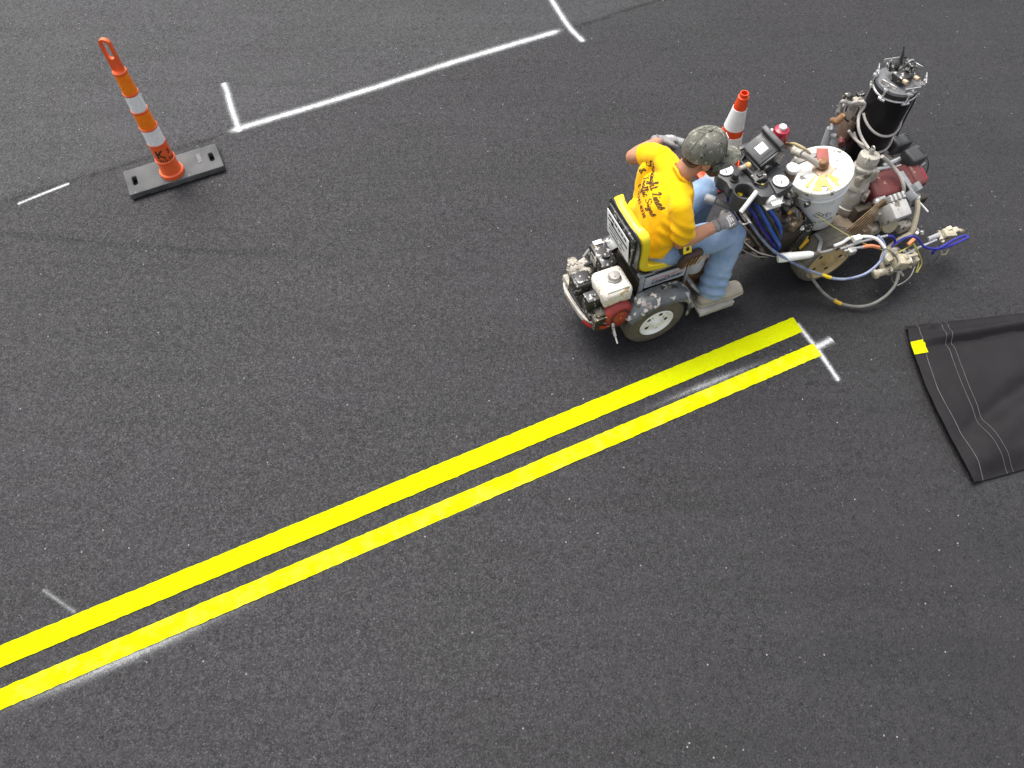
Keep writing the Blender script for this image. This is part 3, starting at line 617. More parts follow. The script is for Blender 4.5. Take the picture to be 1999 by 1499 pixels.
# ------------------------------------------------------------------ the seated man
SKIN = newmat("tanned_skin"); g = SKIN[1]; g.base(g.mix(g.mr(g.noise(14, 4), .35, .65), (.50, .25, .155), (.40, .185, .11))); g.p(Roughness=.5); g.b.inputs["Subsurface Weight"].default_value = .08; g.b.inputs["Subsurface Radius"].default_value = (.01, .004, .002); g.bump(g.noise(120, 3), .12, .001); SKIN = SKIN[0]
SHIRT = newmat("safety_yellow_cotton"); g = SHIRT[1]; g.base(g.mix(g.mr(g.noise(4, 3), .3, .7), (.86, .455, .003), (.86, .50, .003))); g.p(Roughness=.8); g.b.inputs["Specular IOR Level"].default_value = .15; g.b.inputs["Sheen Weight"].default_value = .1; g.bump(g.noise(26, 5, .6), .25, .006); SHIRT = SHIRT[0]
JEAN = newmat("faded_denim"); g = JEAN[1]; c_ = g.mix(g.mr(g.noise(6, 5, .65), .35, .68), (.30, .41, .57), (.16, .255, .42)); c_ = g.mix(g.mr(g.noise(3.2, 3), .55, .68, 0, .6), c_, (.42, .47, .56))
c_ = g.mix(g.math('MULTIPLY', g.mr(g.sep(g.vor(24, "Color"))[2], .86, .87), g.mr(g.vor(24, "Distance"), .10, .18, 1, 0)), c_, (.68, .70, .72)); g.base(c_); g.p(Roughness=.85); g.bump(g.noise(34, 5, .65), .5, .006); JEAN = JEAN[0]
GLOVE = grimy("grey_knit_glove", (.27, .255, .255), (.20, .19, .19), .85, scale=22, bump=.5, bs=220)
CAMO = newmat("camouflage_cloth"); g = CAMO[1]; mp = g.n("ShaderNodeMapping"); g.set(mp.inputs[0], g.co()); mp.inputs["Scale"].default_value = (1, 1.3, .55)
n1 = g.noise(11, 5, .7, mp.outputs[0]); n2 = g.noise(30, 6, .75, mp.outputs[0]); n3 = g.noise(42, 4, .7, mp.outputs[0])
c_ = g.mix(g.mr(n1, .42, .58), (.15, .145, .12), (.085, .092, .066)); c_ = g.mix(g.mr(n2, .56, .62), c_, (.34, .32, .275)); c_ = g.mix(g.mr(n3, .36, .42, 1, 0), c_, (.035, .03, .025)); c_ = g.mix(g.mr(n3, .62, .66, 0, .8), c_, (.42, .41, .37)); g.base(c_); g.p(Roughness=.85); g.bump(g.noise(90, 3), .2, .002); CAMO = CAMO[0]
HAIR = grimy("dark_brown_hair", (.055, .025, .012), (.10, .045, .02), .7, scale=40, bump=.8, bs=300)
SUEDE = grimy("dusty_tan_suede", (.40, .35, .285), (.48, .43, .36), .85, scale=9, spots=[((.33, .22, .08), 7, .62)], bump=.2)
LEATHER = grimy("dark_brown_leather", (.045, .022, .018), (.07, .04, .03), .6, scale=12, spots=[((.38, .22, .09), 34, .70)], bump=.3)

man = thing("person", M(.12, .30, 0), "man in bright yellow t-shirt, jeans and camouflage cap bending forward on the seat", "person")
sR, sL = M(.118, .150, .945), M(.183, .522, .992)
eR, wR = M(.160, .150, .690), M(.395, .145, .738)
eL, wL = M(.128, .690, .830), M(.352, .768, .805)
hR, kR, aR = M(.115, .220, .575), M(.545, .185, .560), M(.430, .075, .200)
hL, kL, aL = M(.115, .375, .575), M(.560, .520, .565), M(.500, .510, .200)
side = (sL - sR).normalized()
hc = M(.292, .316, 1.125)
hf = (E1 * .96 - E2 * .22 - E3 * .06).normalized(); hr = hf.cross(E3).normalized(); hu = hr.cross(hf).normalized()
def HP(r, f, u): return hc + hr * r + hf * f + hu * u
nb_ = M(.175, .325, 1.02)
b = MB()
b.limb([M(.10, .295, .60), M(.11, .30, .70), M(.14, .318, .85), M(.165, .335, .965)], [(.13, .095), (.135, .09), (.145, .085), (.07, .045)], side, 24)
b.limb([sR - E3 * .01, sR.lerp(sL, .5) - E3 * .012, sL - E3 * .01], [.040, .040, .040])
b.limb([nb_ + E1 * .035 - E3 * .045, nb_ + E3 * .02 + E1 * .045, HP(0, -.030, -.050)], [(.056, .050), (.057, .055), (.057, .058)])
# head: skull, jaw, chin, nose, ears, brow
x_ = b
def hball(c, rad):
    bm = bmesh.new(); bmesh.ops.create_uvsphere(bm, u_segments=24, v_segments=16, radius=1); bm.verts.index_update()
    b.add([c + hr * (p.co.x * rad[0]) + hf * (p.co.y * rad[1]) + hu * (p.co.z * rad[2]) for p in bm.verts], [[q.index for q in f.verts] for f in bm.faces]); bm.free()
hball(HP(0, -.010, .035), (.077, .095, .088)); hball(HP(0, .028, -.030), (.060, .062, .080)); hball(HP(0, .060, -.085), (.032, .030, .026))
hball(HP(0, .085, .010), (.045, .018, .016)); b.limb([HP(0, .088, .012), HP(0, .104, -.022)], [.009, .014]); hball(HP(0, .084, -.052), (.024, .010, .010))
for sg in (-1, 1): hball(HP(sg * .079, -.005, -.012), (.011, .024, .034)); hball(HP(sg * .042, .068, -.02), (.022, .018, .02))
for s_, e_, w_ in ((sR, eR, wR), (sL, eL, wL)):
    b.limb([s_.lerp(e_, .16), s_.lerp(e_, .5), e_], [.050, .049, .041]); dd = (w_ - e_); b.limb([e_, e_ + dd * .3, e_ + dd * .75, w_ - dd * .03], [.041, .044, .035, .027])
b.limb([hR, hL], [.10, .10])
for h_, k_, a_ in ((hR, kR, aR), (hL, kL, aL)):
    b.limb([h_, k_], [.080, .055]); b.limb([k_, k_.lerp(a_, .35), a_], [.055, .055, .036]); b.limb([a_, a_ + E1 * .10 - E3 * .03], [.035, .03])
b.remesh(.0075, 5, .5); body = b.build("body", SKIN, man, smooth=60)
# eyes, under the brim
EYE = grimy("eye_white", (.6, .58, .55), (.5, .48, .45), .3, bump=0)
for sg in (-1, 1): MB().ball(HP(sg * .031, .078, -.006), .011, 12).build("eye", EYE, man)
# t-shirt: trunk and sleeves are modelled apart so that a crease runs where they are sewn together
def joined(*parts):
    o = MB(); o.n = []
    for q in parts: k = len(o.v); o.v += q.v; o.n += q.n; o.f += [[i + k for i in f] for f in q.f]
    return o
b = MB()
b.limb([M(.088, .312, .600), M(.088, .312, .66), M(.108, .314, .75), M(.140, .325, .86), M(.178, .338, .965)], [(.168, .132), (.170, .130), (.178, .120), (.192, .122), (.150, .085)], side, 30, cap=(.1, .5))
b.limb([sR + side * .03 - E3 * .012, sR.lerp(sL, .5) + E3 * .008 + E1 * .020, sL - side * .03 - E3 * .012], [.064, .066, .064])
b.limb([M(.085, .455, .64), M(.105, .50, .76), M(.128, .530, .87), M(.16, .52, .94)], [.046, .046, .042, .040])
b.limb([M(.05, .455, .70), M(.035, .44, .63)], [.05, .055])
b.remesh(.0062, 5, .5)
r_s = MB(); r_s.limb([sR + side * .035 - E3 * .004, sR.lerp(eR, .32) - E2 * .014, sR.lerp(eR, .52) - E2 * .014, sR.lerp(eR, .70) - E2 * .010], [.060, .061, .064, .069], None, 24, cap=(.8, .08)); r_s.remesh(.0062, 4, .5)
l_s = MB(); l_s.limb([sL - side * .035 - E3 * .002, sL.lerp(eL, .30) - E3 * .002, sL.lerp(eL, .55) + E3 * .0], [.062, .061, .063], None, 24, cap=(.8, .08)); l_s.remesh(.0062, 4, .5)
b = joined(b, r_s, l_s)
def folds(p, n):
    q = p - M(.12, .30, .6); a = q.dot(E1); c = q.dot(E2); z = q.z
    f = .010 * noise.noise(V((a * 9, c * 11, z * 3.4))) + .006 * noise.noise(V((a * 16 + z * 9, c * 20 - z * 12, z * 9)))
    low = max(0, 1 - abs(z - .06) / .13); f += low * .010 * math.sin(z * 85 + c * 14 + 3 * noise.noise(V((a * 8, c * 8, z * 8)))) * .6
    sl = max(0, 1 - abs(z - .22) / .10) * max(0, min(1, (-c - .10) / .05)); f += sl * .009 * math.sin(z * 90 + a * 50)
    return f
b.push(folds)
neck_d = (HP(0, -.03, -.055) - nb_).normalized(); nc = nb_ + E1 * .024 + E3 * .005
def inhole(p):
    q = p - nc; h = q.dot(neck_d); r_ = (q - neck_d * h).length; return h > -.03 and r_ < .083 + max(0, q.dot(E1)) * .15
keep = [f for f in b.f if not all(inhole(b.v[i]) for i in f)]
bv_, bf_ = b.v, b.f
shirt_tree = BVHTree.FromPolygons(b.v, b.f)
shirt = b.build("t_shirt", SHIRT, man, smooth=70)
# ribbed collar laid where the cloth meets the neck
mb = MB(); pts = []
x_, y_, _a = frame(neck_d)
for k in range(40):
    t = 2 * math.pi * k / 40; d = x_ * math.cos(t) + y_ * math.sin(t); rr_ = .076 + max(0, d.dot(E1)) * .012
    pt = nc + d * .064 - neck_d * .02
    for i in range(60):
        p = nc + d * (.060 + .0002 * i) + neck_d * (.10 - .003 * i); q, n_, _i, _d = shirt_tree.find_nearest(p)
        if q is not None and (p - q).dot(n_) < 0: pt = p; break
    pts.append(pt)
ps = [sum((pts[(k + j) % 40] for j in range(-4, 5)), V()) / 9 for k in range(40)]
mb.tube(ps + [ps[0], ps[1]], .0075, 8, 0); mb.build("collar", SHIRT, shirt, smooth=60)
# script lettering printed on the back, laid onto the cloth
GL = {'S': ([[(1.25, 1.6), (1.0, 2.0), (.5, 1.95), (.3, 1.5), (.6, 1.1), (.9, .7), (.8, .2), (.3, 0), (-.15, .3)]], 1.3), 't': ([[(.3, 1.7), (.25, .4), (.4, .02), (.75, .25)], [(-.1, 1.1), (.7, 1.18)]], .75),
 'r': ([[(0, .1), (.2, .9), (.25, 1.05), (.35, .85), (.6, .9), (.55, .2), (.7, .02), (.9, .25)]], .9), 'a': ([[(.75, .85), (.45, 1), (.12, .6), (.15, .1), (.45, .05), (.72, .7), (.75, .95), (.68, .3), (.8, .02), (1.0, .25)]], 1.0),
 'i': ([[(0, .2), (.2, .95), (.15, .25), (.3, .02), (.5, .25)], [(.25, 1.35), (.3, 1.5)]], .5), 'g': ([[(.75, .85), (.45, 1), (.12, .6), (.15, .1), (.45, .05), (.72, .8), (.68, -.4), (.4, -1.0), (.05, -.75), (.5, -.1), (.95, .25)]], .95),
 'h': ([[(0, .2), (.45, 1.7), (.35, 2.0), (.2, 1.6), (.15, 0), (.25, .6), (.55, 1.0), (.7, .7), (.65, .15), (.8, .02), (1.0, .25)]], 1.0), 'L': ([[(.25, 1.5), (.6, 2.05), (.8, 1.7), (.45, .8), (.15, .1), (0, .2), (.3, .15), (.7, 0), (1.1, .25)]], 1.1),
 'n': ([[(0, .2), (.15, .95), (.12, 0), (.2, .6), (.5, 1.0), (.65, .7), (.6, .15), (.75, .02), (.95, .25)]], .95), 'e': ([[(0, .25), (.45, .6), (.5, .95), (.25, .95), (.1, .5), (.25, .05), (.55, .08), (.75, .3)]], .75),
 's': ([[(0, .2), (.4, 1.1), (.45, .8), (.55, .3), (.3, 0), (.05, .1)]], .7), 'T': ([[(-.1, 1.7), (.3, 2.0), (.8, 1.85), (1.2, 2.05)], [(.65, 1.9), (.5, .8), (.35, .1), (.1, 0)]], 1.05),
 'f': ([[(0, .1), (.4, 1.2), (.55, 1.9), (.4, 2.0), (.3, 1.5), (.2, -.7), (.3, -1.0), (.45, -.6), (.3, 0), (.7, .25)]], .65), 'c': ([[(.6, .8), (.4, 1.0), (.12, .6), (.15, .1), (.4, .02), (.75, .3)]], .75),
 '&': ([[(1.0, .1), (.2, 1.3), (.4, 1.6), (.6, 1.3), (.1, .5), (.3, 0), (.85, .6)]], 1.3), ' ': ([], .7)}
tx = -side; tn = (E1 * .90 - E3 * .38).normalized(); tn = (tn - tx * tn.dot(tx)).normalized(); tu = tx.cross(tn) * 1
if tu.z < 0: tu = -tu
T0 = S(1306, 381, .83)
def onback(x, y):
    o = T0 + tx * x + tu * y - tn * .35; h_ = shirt_tree.ray_cast(o, tn, .8)
    return (h_[0] - tn * .0022) if h_[0] else o + tn * .30
ink = MB()
def script(txt, x0, y0, un, wd=.30, shear=.42):
    x = x0
    for ch in txt:
        strokes, adv = GL[ch]
        for stt in strokes:
            P = [V((p[0] + shear * p[1], p[1], 0)) for p in spline([(a, b_, 0) for a, b_ in stt], 5)]
            L, Rr = [], []
            for i, p in enumerate(P):
                d = (P[min(i + 1, len(P) - 1)] - P[max(i - 1, 0)]).normalized(); w_ = wd * (.32 + .68 * abs(d.y) ** 1.5) / 2; q = V((-d.y, d.x, 0)) * w_
                L.append(onback(x + (p.x + q.x) * un, y0 + (p.y + q.y) * un)); Rr.append(onback(x + (p.x - q.x) * un, y0 + (p.y - q.y) * un))
            o = len(ink.v); m_ = len(P); ink.v += L + Rr; ink.f += [[o + i, o + i + 1, o + m_ + i + 1, o + m_ + i] for i in range(m_ - 1)]
        x += adv * un
script("Straight Lines", -.165, .040, .0262); script("& Traffic Signs", -.165, -.020, .0245)
ink.text("(910)741-8338", None, E1, E3, .038, shear=.25, bold=.0009, wrap=lambda x, y: onback(x - .005, y - .070))
ink.build("printed_lettering", grimy("brown_black_print", (.05, .02, .006), (.10, .045, .01), .7, bump=0), shirt, smooth=0)
# jeans
b = MB(); b.limb([hR + E2 * .005, hL + E2 * .01], [.108, .112], E3)
b.limb([M(.09, .310, .575), M(.09, .310, .64)], [(.150, .12), (.152, .118)], side)
for h_, k_, a_ in ((hR, kR, aR), (hL, kL, aL)):
    b.limb([h_, h_.lerp(k_, .5), k_], [.094, .090, .078], None, 22); b.limb([k_, k_.lerp(a_, .25), k_.lerp(a_, .6), a_.lerp(k_, -.02)], [.078, .078, .076, .086], None, 22, cap=(.8, .1))
b.remesh(.0068, 5, .5)
def jf(p, n):
    f = .006 * noise.noise(p * 8) + .003 * noise.noise(p * 19)
    for k_, a_ in ((kR, aR), (kL, aL)):
        d1 = (p - a_).length; f += max(0, 1 - abs(d1 - .10) / .12) * .007 * math.sin((p - a_).dot((k_ - a_).normalized()) * 95 + 6 * noise.noise(p * 6))
        d2 = (p - k_ + E3 * .06).length; f += max(0, 1 - d2 / .12) * .006 * math.sin(p.z * 80 + 5 * noise.noise(p * 7))
    return f
b.push(jf); b.build("jeans", JEAN, man, smooth=70)
# shoes
for a_, top_, dy in ((aR, .130, -.012), (aL, .130, 0)):
    c_ = V((a_.x, a_.y, 0)) + E2 * dy
    fw = (E1 * .995 + E2 * (.02 if a_ is aR else .06)).normalized()
    b = MB(); b.limb([c_ - fw * .055 + E3 * (top_ + .045), c_ + fw * .02 + E3 * (top_ + .052), c_ + fw * .11 + E3 * (top_ + .042), c_ + fw * .190 + E3 * (top_ + .034)], [(.036, .042), (.040, .050), (.050, .040), (.048, .032)], E2, 20)
    b.limb([c_ - fw * .03 + E3 * (top_ + .05), c_ + E3 * (top_ + .11)], [.045, .042])
    b.remesh(.006, 4); so = b.build("shoe", SUEDE, man, smooth=60)
    b = MB(); b.limb([c_ - fw * .06 + E3 * (top_ + .011), c_ + fw * .05 + E3 * (top_ + .011), c_ + fw * .13 + E3 * (top_ + .011), c_ + fw * .195 + E3 * (top_ + .011)], [(.040, .011), (.042, .011), (.054, .011), (.050, .011)], E2, 20, cap=(3.0, 3.2)); b.build("sole", grimy("pale_sole", (.42, .38, .31), (.34, .30, .24), .8), so)
# gloves with separate fingers closed round what they hold
def glove(wr, d, up, th, s_, curl, name="glove"):
    """wr wrist, d towards knuckles, up back of the hand, th side the thumb is on"""
    d = d.normalized(); up = (up - d * up.dot(d)).normalized(); sd_ = d.cross(up); sd_ = sd_ if sd_.dot(th) > 0 else -sd_
    b = MB()
    b.limb([wr - d * .035, wr + d * .002], [(.036, .032), (.033, .029)], sd_)
    b.limb([wr, wr + d * .035, wr + d * .078], [(.032, .024), (.043, .024), (.043, .020)], sd_)
    for k, (o, ln) in enumerate(((.033, .92), (.011, 1.0), (-.012, .95), (-.033, .80))):
        p = wr + d * (.082 - .004 * abs(k - 1)) + sd_ * o; ch = [p - d * .02, p]; ang = 0
        for L2, c2 in zip((.042, .028, .022), curl):
            ang += R(c2 + 4 * k); p = p + (d * math.cos(ang) - up * math.sin(ang)) * (L2 * ln); ch.append(p)
        b.limb(ch, [.0105, .0115, .0105, .0095, .0085], None, 12, 4)
    p = wr + d * .025 + sd_ * .034
    b.limb([p, p + d * .026 + sd_ * .022 - up * .012, p + d * .050 + sd_ * .014 - up * .032, p + d * .062 - up * .045], [.015, .0135, .012, .010], None, 12, 4)
    b.remesh(.0042, 3, .5); go = b.build(name, GLOVE, man, smooth=60)
    MB().torus(wr - d * .022, d, .0335, .0035, 24, 6).build("cuff_stitching", grimy("cuff_purple_grey", (.16, .12, .13), (.2, .16, .17), .85), go)
    mb = MB(); bt = BVHTree.FromPolygons(b.v, b.f)
    random.seed(11)
    def on(x, y):
        o = wr + d * x + sd_ * y + up * .1; h_ = bt.ray_cast(o, -up, .2); return (h_[0] if h_[0] else o - up * .075) + up * .0012
    for r0 in range(3):
        y = .024
        while y > -.026:
            w2 = random.uniform(.006, .014); x0 = .032 + r0 * .013 + random.uniform(-.001, .001)
            for k in range(2):
                q = [on(x0, y - w2 * k / 2), on(x0 + .009, y - w2 * k / 2), on(x0 + .009, y - w2 * (k + 1) / 2 + .0), on(x0, y - w2 * (k + 1) / 2)]
                if random.random() < .8: mb.add(q, [[0, 1, 2, 3]])
            y -= w2 + .0025
    mb.build("glove_print", WLAB, go, smooth=0)
    return d, up, sd_
gR = glove(wR, E1 * .97 + E2 * .06 + E3 * .02, E3 * .93 - E2 * .37, E2, 1, (48, 62, 42))
gL = glove(wL, E1 * .95 - E2 * .25, E3 * .80 + E2 * .45 - E1 * .2, -E2, 1, (55, 62, 45))
# cap, beard, hair, sunglasses
def hd(c, rad, a0, a1, rows=12, cols=36):
    return [[c + hr * (rad[0] * math.cos(t) * math.cos(a)) + hf * (rad[1] * math.sin(t) * math.cos(a)) + hu * (rad[2] * math.sin(a)) for t in [2 * math.pi * j / cols for j in range(cols + 1)]] for a in [a0 + (a1 - a0) * i / rows for i in range(rows + 1)]]
cc_ = HP(0, -.006, .034)
rows_ = []
for i in range(15):
    a = R(-14) + (R(88) - R(-14)) * i / 14; row = []
    for j in range(49):
        t = 2 * math.pi * j / 48; k = max(0, math.cos(a)) ** .72; fr = max(0, math.sin(t)); zz = math.sin(a) * .108 * (1 + .06 * fr)
        rip = 1 + .012 * noise.noise(V((math.cos(t) * 3, math.sin(t) * 3, a * 4)))
        row.append(cc_ + (hr * (.094 * math.cos(t)) + hf * (.112 * math.sin(t))) * (k * rip) + hu * (zz * rip))
    rows_.append(row)
cap = MB().shell(rows_, .003).build("cap", CAMO, man, smooth=60)
mb = MB()
for j in range(6):
    t0_ = int(48 * j / 6); mb.tube([rows_[i][t0_] + (rows_[i][t0_] - cc_).normalized() * .001 for i in range(15)], .0016, 5, 0)
top_b = rows_[-1][0]; mb.ball(cc_ + hu * .109, .007, 10); mb.build("cap_seams", CAMO, cap)
vis = []
for i in range(9):
    r_ = i / 8; row = []
    for j in range(25):
        t = R(90) + R(72) * (j / 24 * 2 - 1); x = math.cos(t); y = math.sin(t); L2 = .090 * max(0, 1 - abs((j / 24 * 2 - 1)) ** 3.2)
        p = cc_ + hr * (.095 * x * (1 + .05 * r_)) + hf * (.110 * y + L2 * r_) + hu * (-.020 - .016 * r_ - .18 * abs(x) ** 2 * .11 * (1 + r_))
        row.append(p)
    vis.append(row)
MB().shell(vis, .004).build("visor", CAMO, cap, smooth=60)
lp = cc_ + hf * .103 + hr * -.012 + hu * .045; ln_ = (hf * .86 + hu * .5).normalized(); lx = (hr - ln_ * hr.dot(ln_)).normalized()
tg = MB().box(lp + ln_ * .009, (.040, .030, .003), .001, ax=(lx, ln_.cross(lx), ln_)).build("cap_patch", WLAB, cap)
MB().box(lp + ln_ * .0112, (.022, .007, .001), 0, ax=(lx, ln_.cross(lx), ln_)).build("patch_mark", INKB, cap)
b = MB()
for sg in (-1, 1):
    b.limb([HP(sg * .068, .012, -.045), HP(sg * .060, .045, -.075), HP(sg * .030, .080, -.098), HP(0, .090, -.104)], [.016, .022, .024, .026])
b.limb([HP(-.03, .088, -.05), HP(.03, .088, -.05)], [.010, .010])
b.remesh(.005, 3); b.push(lambda p, n: .003 * noise.noise(p * 90)); b.build("beard", HAIR, man, smooth=60)
b = MB()
for sg in (-1, 1): b.limb([HP(sg * .078, -.03, .018), HP(sg * .060, -.075, -.02), HP(0, -.092, -.035)], [.006, .010, .012])
b.remesh(.005, 3); b.push(lambda p, n: .002 * noise.noise(p * 110)); b.build("hair", HAIR, man, smooth=60)
mb = MB()
for sg in (-1, 1): mb.bar(HP(sg * .083, -.02, .006), HP(sg * .076, .085, -.002), .004, .009, .001); mb.ball(HP(sg * .036, .100, -.006), (.030, .012, .020), 12)
mb.bar(HP(-.012, .106, .002), HP(.012, .106, .002), .004, .005, .001); mb.build("sunglasses", BLACK, man)
# belt pouch and the tape measure clipped to it
mb = MB(); pc = M(.225, .105, .575); mb.box(pc, (.13, .045, .12), .018, rot=(10, 10, 8), seg=3); mb.bar(M(.12, .165, .60), M(.21, .14, .60), .012, .04, .004); mb.build("belt_pouch", LEATHER, man)
mb = MB()
for k in range(5): mb.bar(pc + E1 * (-.05 + .022 * k) - E2 * .028 + E3 * -.03, pc + E1 * (-.03 + .024 * k) - E2 * .030 + E3 * .035, .006, .004, .001)
mb.build("pouch_fringe", grimy("tan_thongs", (.42, .24, .10), (.3, .16, .07), .7), man)
tp = S(1337, 484, .665)
tape = thing("tape_measure", tp, "black and yellow tape measure clipped to the man's belt pouch", "tape measure")
mb = MB(); mb.box(tp, (.070, .040, .066), .016, rot=(-32, 5, 10), seg=3); mb.build("case", BLACK, tape)
ax_ = [Matrix((E1, E2, E3)).transposed() @ (Matrix.Rotation(R(-32), 3, 'X') @ Matrix.Rotation(R(5), 3, 'Y') @ Matrix.Rotation(R(10), 3, 'Z')) @ V(a) for a in ((1, 0, 0), (0, 1, 0), (0, 0, 1))]
for face_, sgn in ((ax_[2], 1), (ax_[1], -1)):
    oth = ax_[1] if face_ is ax_[2] else ax_[2]
    h_ = .033 if face_ is ax_[2] else .020; w2 = .020 if face_ is ax_[2] else .040
    mb = MB(); mb.box(tp + face_ * (sgn * (h_ + .001)), (.056, w2 + .010, .003), .001, ax=(ax_[0], oth, face_)); lo = mb.build("yellow_label", SEATY, tape)
    mb = MB(); mb.cyl(tp + face_ * (sgn * (h_ + .002)), tp + face_ * (sgn * (h_ + .004)), .011, n=10); mb.build("label_mark", INKB, lo)

# ------------------------------------------------------------------ walk-behind line striper pushed by the drive unit
stp = thing("line_striper", M(1.3, .28, 0), "paint-crusted line striping machine carrying pail, pump, red engine and black tank", "line striper")
def part(name, mat, mb, label=None, parent=None, smooth=35): return mb.build(name, mat, parent or stp, smooth, label)
wheel(1.22, .07, .192, .14, 1, .150, TYRE2, TANRIM, stp, .035); wheel(1.22, .50, .192, .14, -1, .150, TYRE2, TANRIM, stp, .035)
mb = MB(); mb.cyl(M(1.22, .10, .192), M(1.22, .47, .192), .018)
for v_ in (.16, .41): mb.bar(M(.80, v_, .28), M(2.0, v_, .28), .05, .05)
for u_ in (.84, 1.05, 1.30, 1.62, 1.95): mb.bar(M(u_, .14, .275), M(u_, .43, .275), .05, .045)
mb.bar(M(.90, .25, .25), M(.60, .275, .25), .06, .05)
mb.box(M(1.16, .26, .325), (.42, .34, .02), .004); mb.box(M(1.62, .28, .315), (.52, .34, .02), .004)
part("chassis", DEEP, mb)
part("engine_deck", grimy("paint_soaked_deck", (.20, .15, .10), (.09, .07, .05), .55, scale=14, spots=[((.5, .36, .06), 12, .70), ((.05, .03, .02), 20, .6)], bump=.5), MB().box(M(1.34, .14, .345), (.34, .12, .018), .004))
# caster at the front
wheel(1.93, .28, .10, .06, 1, .05, TYRE, STEEL, stp, .015)
mb = MB(); mb.bar(M(1.93, .235, .10), M(1.93, .235, .24), .03, .012); mb.bar(M(1.93, .325, .10), M(1.93, .325, .24), .03, .012); mb.box(M(1.93, .28, .24), (.06, .12, .02), .004); part("caster_fork", STEEL, mb)
# handlebars, console and display
mb = MB()
mb.tube([S(1395, 392, .70), S(1420, 402, .70), S(1445, 408, .70), S(1475, 412, .66), M(.80, .20, .50), M(.86, .17, .29)], .017, 10); mb.tube([S(1338, 281, .80), S(1350, 286, .80), S(1372, 300, .79), S(1420, 330, .74), M(.78, .38, .50), M(.86, .40, .29)], .017, 10)
part("handlebar", grimy("dull_grey_tube", (.16, .16, .165), (.10, .10, .10), .5, spots=[((.4, .4, .38), 30, .7)]), mb)
for a, b_ in (((1376, 386, .70), (1397, 393, .70)), ((1316, 275, .80), (1340, 282, .80))): part("hand_grip", GREYM, MB().cyl(S(*a), S(*b_), .026, bev=.006))
mb = MB(); mb.cyl(S(1478, 373, .925), S(1446, 414, .84), .0125); part("squeeze_lever", WHITE, mb)
mb = MB(); mb.tube([S(1447, 412, .78), S(1455, 420, .78), S(1462, 432, .78), S(1452, 438, .78), S(1443, 432, .77)], .006, 8); mb.bar(S(1446, 414, .785), S(1466, 437, .78), .010, .014); part("grip_bracket", STEEL, mb)
zc = .88
def con(pts, z=zc): return [S(x, y, z) for x, y in pts]
body_o = [(1399, 332), (1402, 321), (1411, 315), (1424, 315), (1436, 321), (1446, 331), (1461, 344), (1469, 352), (1480, 357), (1493, 353), (1503, 345), (1512, 352), (1517, 366), (1513, 376), (1500, 384), (1486, 384), (1476, 376), (1470, 366), (1460, 358), (1448, 357), (1439, 363), (1433, 371), (1424, 367), (1419, 356), (1411, 350), (1402, 345)]
mb = MB(); mb.prism(con(body_o), E3 * -.065, .006); cs = part("console", DKGREY, mb)
mb = MB(); mb.prism(con([(1399, 333), (1402, 347), (1412, 353), (1420, 360), (1428, 372), (1436, 380), (1452, 392), (1472, 388), (1480, 380), (1470, 368), (1440, 352), (1424, 330)], .81), E3 * -.07, .004); part("console_underside", BLACK, mb, parent=cs)
cu = S(1453, 372, .885)
part("cup_holder", DKGREY, MB().lathe([(.001, -.105), (.048, -.105), (.058, -.10), (.060, -.002), (.058, 0), (.051, 0), (.049, -.004), (.046, -.085), (.001, -.086)], cu, E3, 32), parent=cs)
for (gx, gy, gz, gr) in ((1416, 332, .884, .040), (1524, 354, .902, .040)):
    c_ = S(gx, gy, gz); go = part("gauge", DKGREY, MB().cyl(c_ - E3 * .03, c_ + E3 * .002, gr * 1.12), parent=cs)
    # bezel and dial belong to the gauge; kept one level below the console
    bz = MB().torus(c_ + E3 * .003, E3, gr * .95, .0045); bz.build("gauge_bezel", WHITE, cs)
    MB().cyl(c_ + E3 * .002, c_ + E3 * .004, gr * .88, n=28).build("gauge_dial", grimy("gauge_face", (.55, .58, .58), (.48, .52, .52), .3, bump=0), cs)
    nd = MB(); nd.bar(c_ + E3 * .0055, c_ + E3 * .0055 + E1 * -gr * .2 + E2 * -gr * .6, .004, .001, 0); 
    for k in range(10):
        t = R(-40 + 28 * k); d = E1 * math.cos(t) + E2 * math.sin(t); nd.bar(c_ + E3 * .005 + d * gr * .66, c_ + E3 * .005 + d * gr * .80, .003, .001, 0)
    nd.build("gauge_needle", INKB, cs)
kb = S(1433, 350, .884); mb = MB(); mb.lathe([(.024, 0), (.024, .006), (.018, .010), (.017, .034), (.013, .040), (.001, .041)], kb, E3, 20); part("knob", BLACK, mb, parent=cs)
tr = con([(1444, 318), (1453, 305), (1481, 336), (1468, 345)], .895)
mb = MB(); cen = sum(tr, V()) / 4; mb.prism([cen + (p - cen) * 1.0 for p in tr], E3 * -.05, .002)
part("storage_tray", BLACK, mb, parent=cs)
mb = MB()
for i in range(4): mb.bar(tr[i] + E3 * .008, tr[(i + 1) % 4] + E3 * .008, .008, .026, .002)
part("tray_rim", DKGREY, mb, parent=cs)
mb = MB(); sb = S(1482, 347, .90); mb.box(sb, (.075, .055, .04), .008, rot=(0, -14, -8)); mb.box(sb + E3 * .02, (.035, .025, .016), .004); mb.torus(sb - E2 * .015, E3, .035, .005); part("switch_block", BLACKP, mb, parent=cs)
gp = con([(1501, 352), (1529, 335), (1549, 360), (1517, 379)], .895)
mb = MB(); mb.prism(gp, E3 * -.055, .005); part("gauge_plate", DKGREY, mb, parent=cs)
mb = MB(); mb.prism(con([(1466, 352), (1520, 318), (1533, 333), (1500, 356), (1478, 362)], .865), E3 * -.03, .004); part("console_wing", DKGREY, mb, parent=cs)
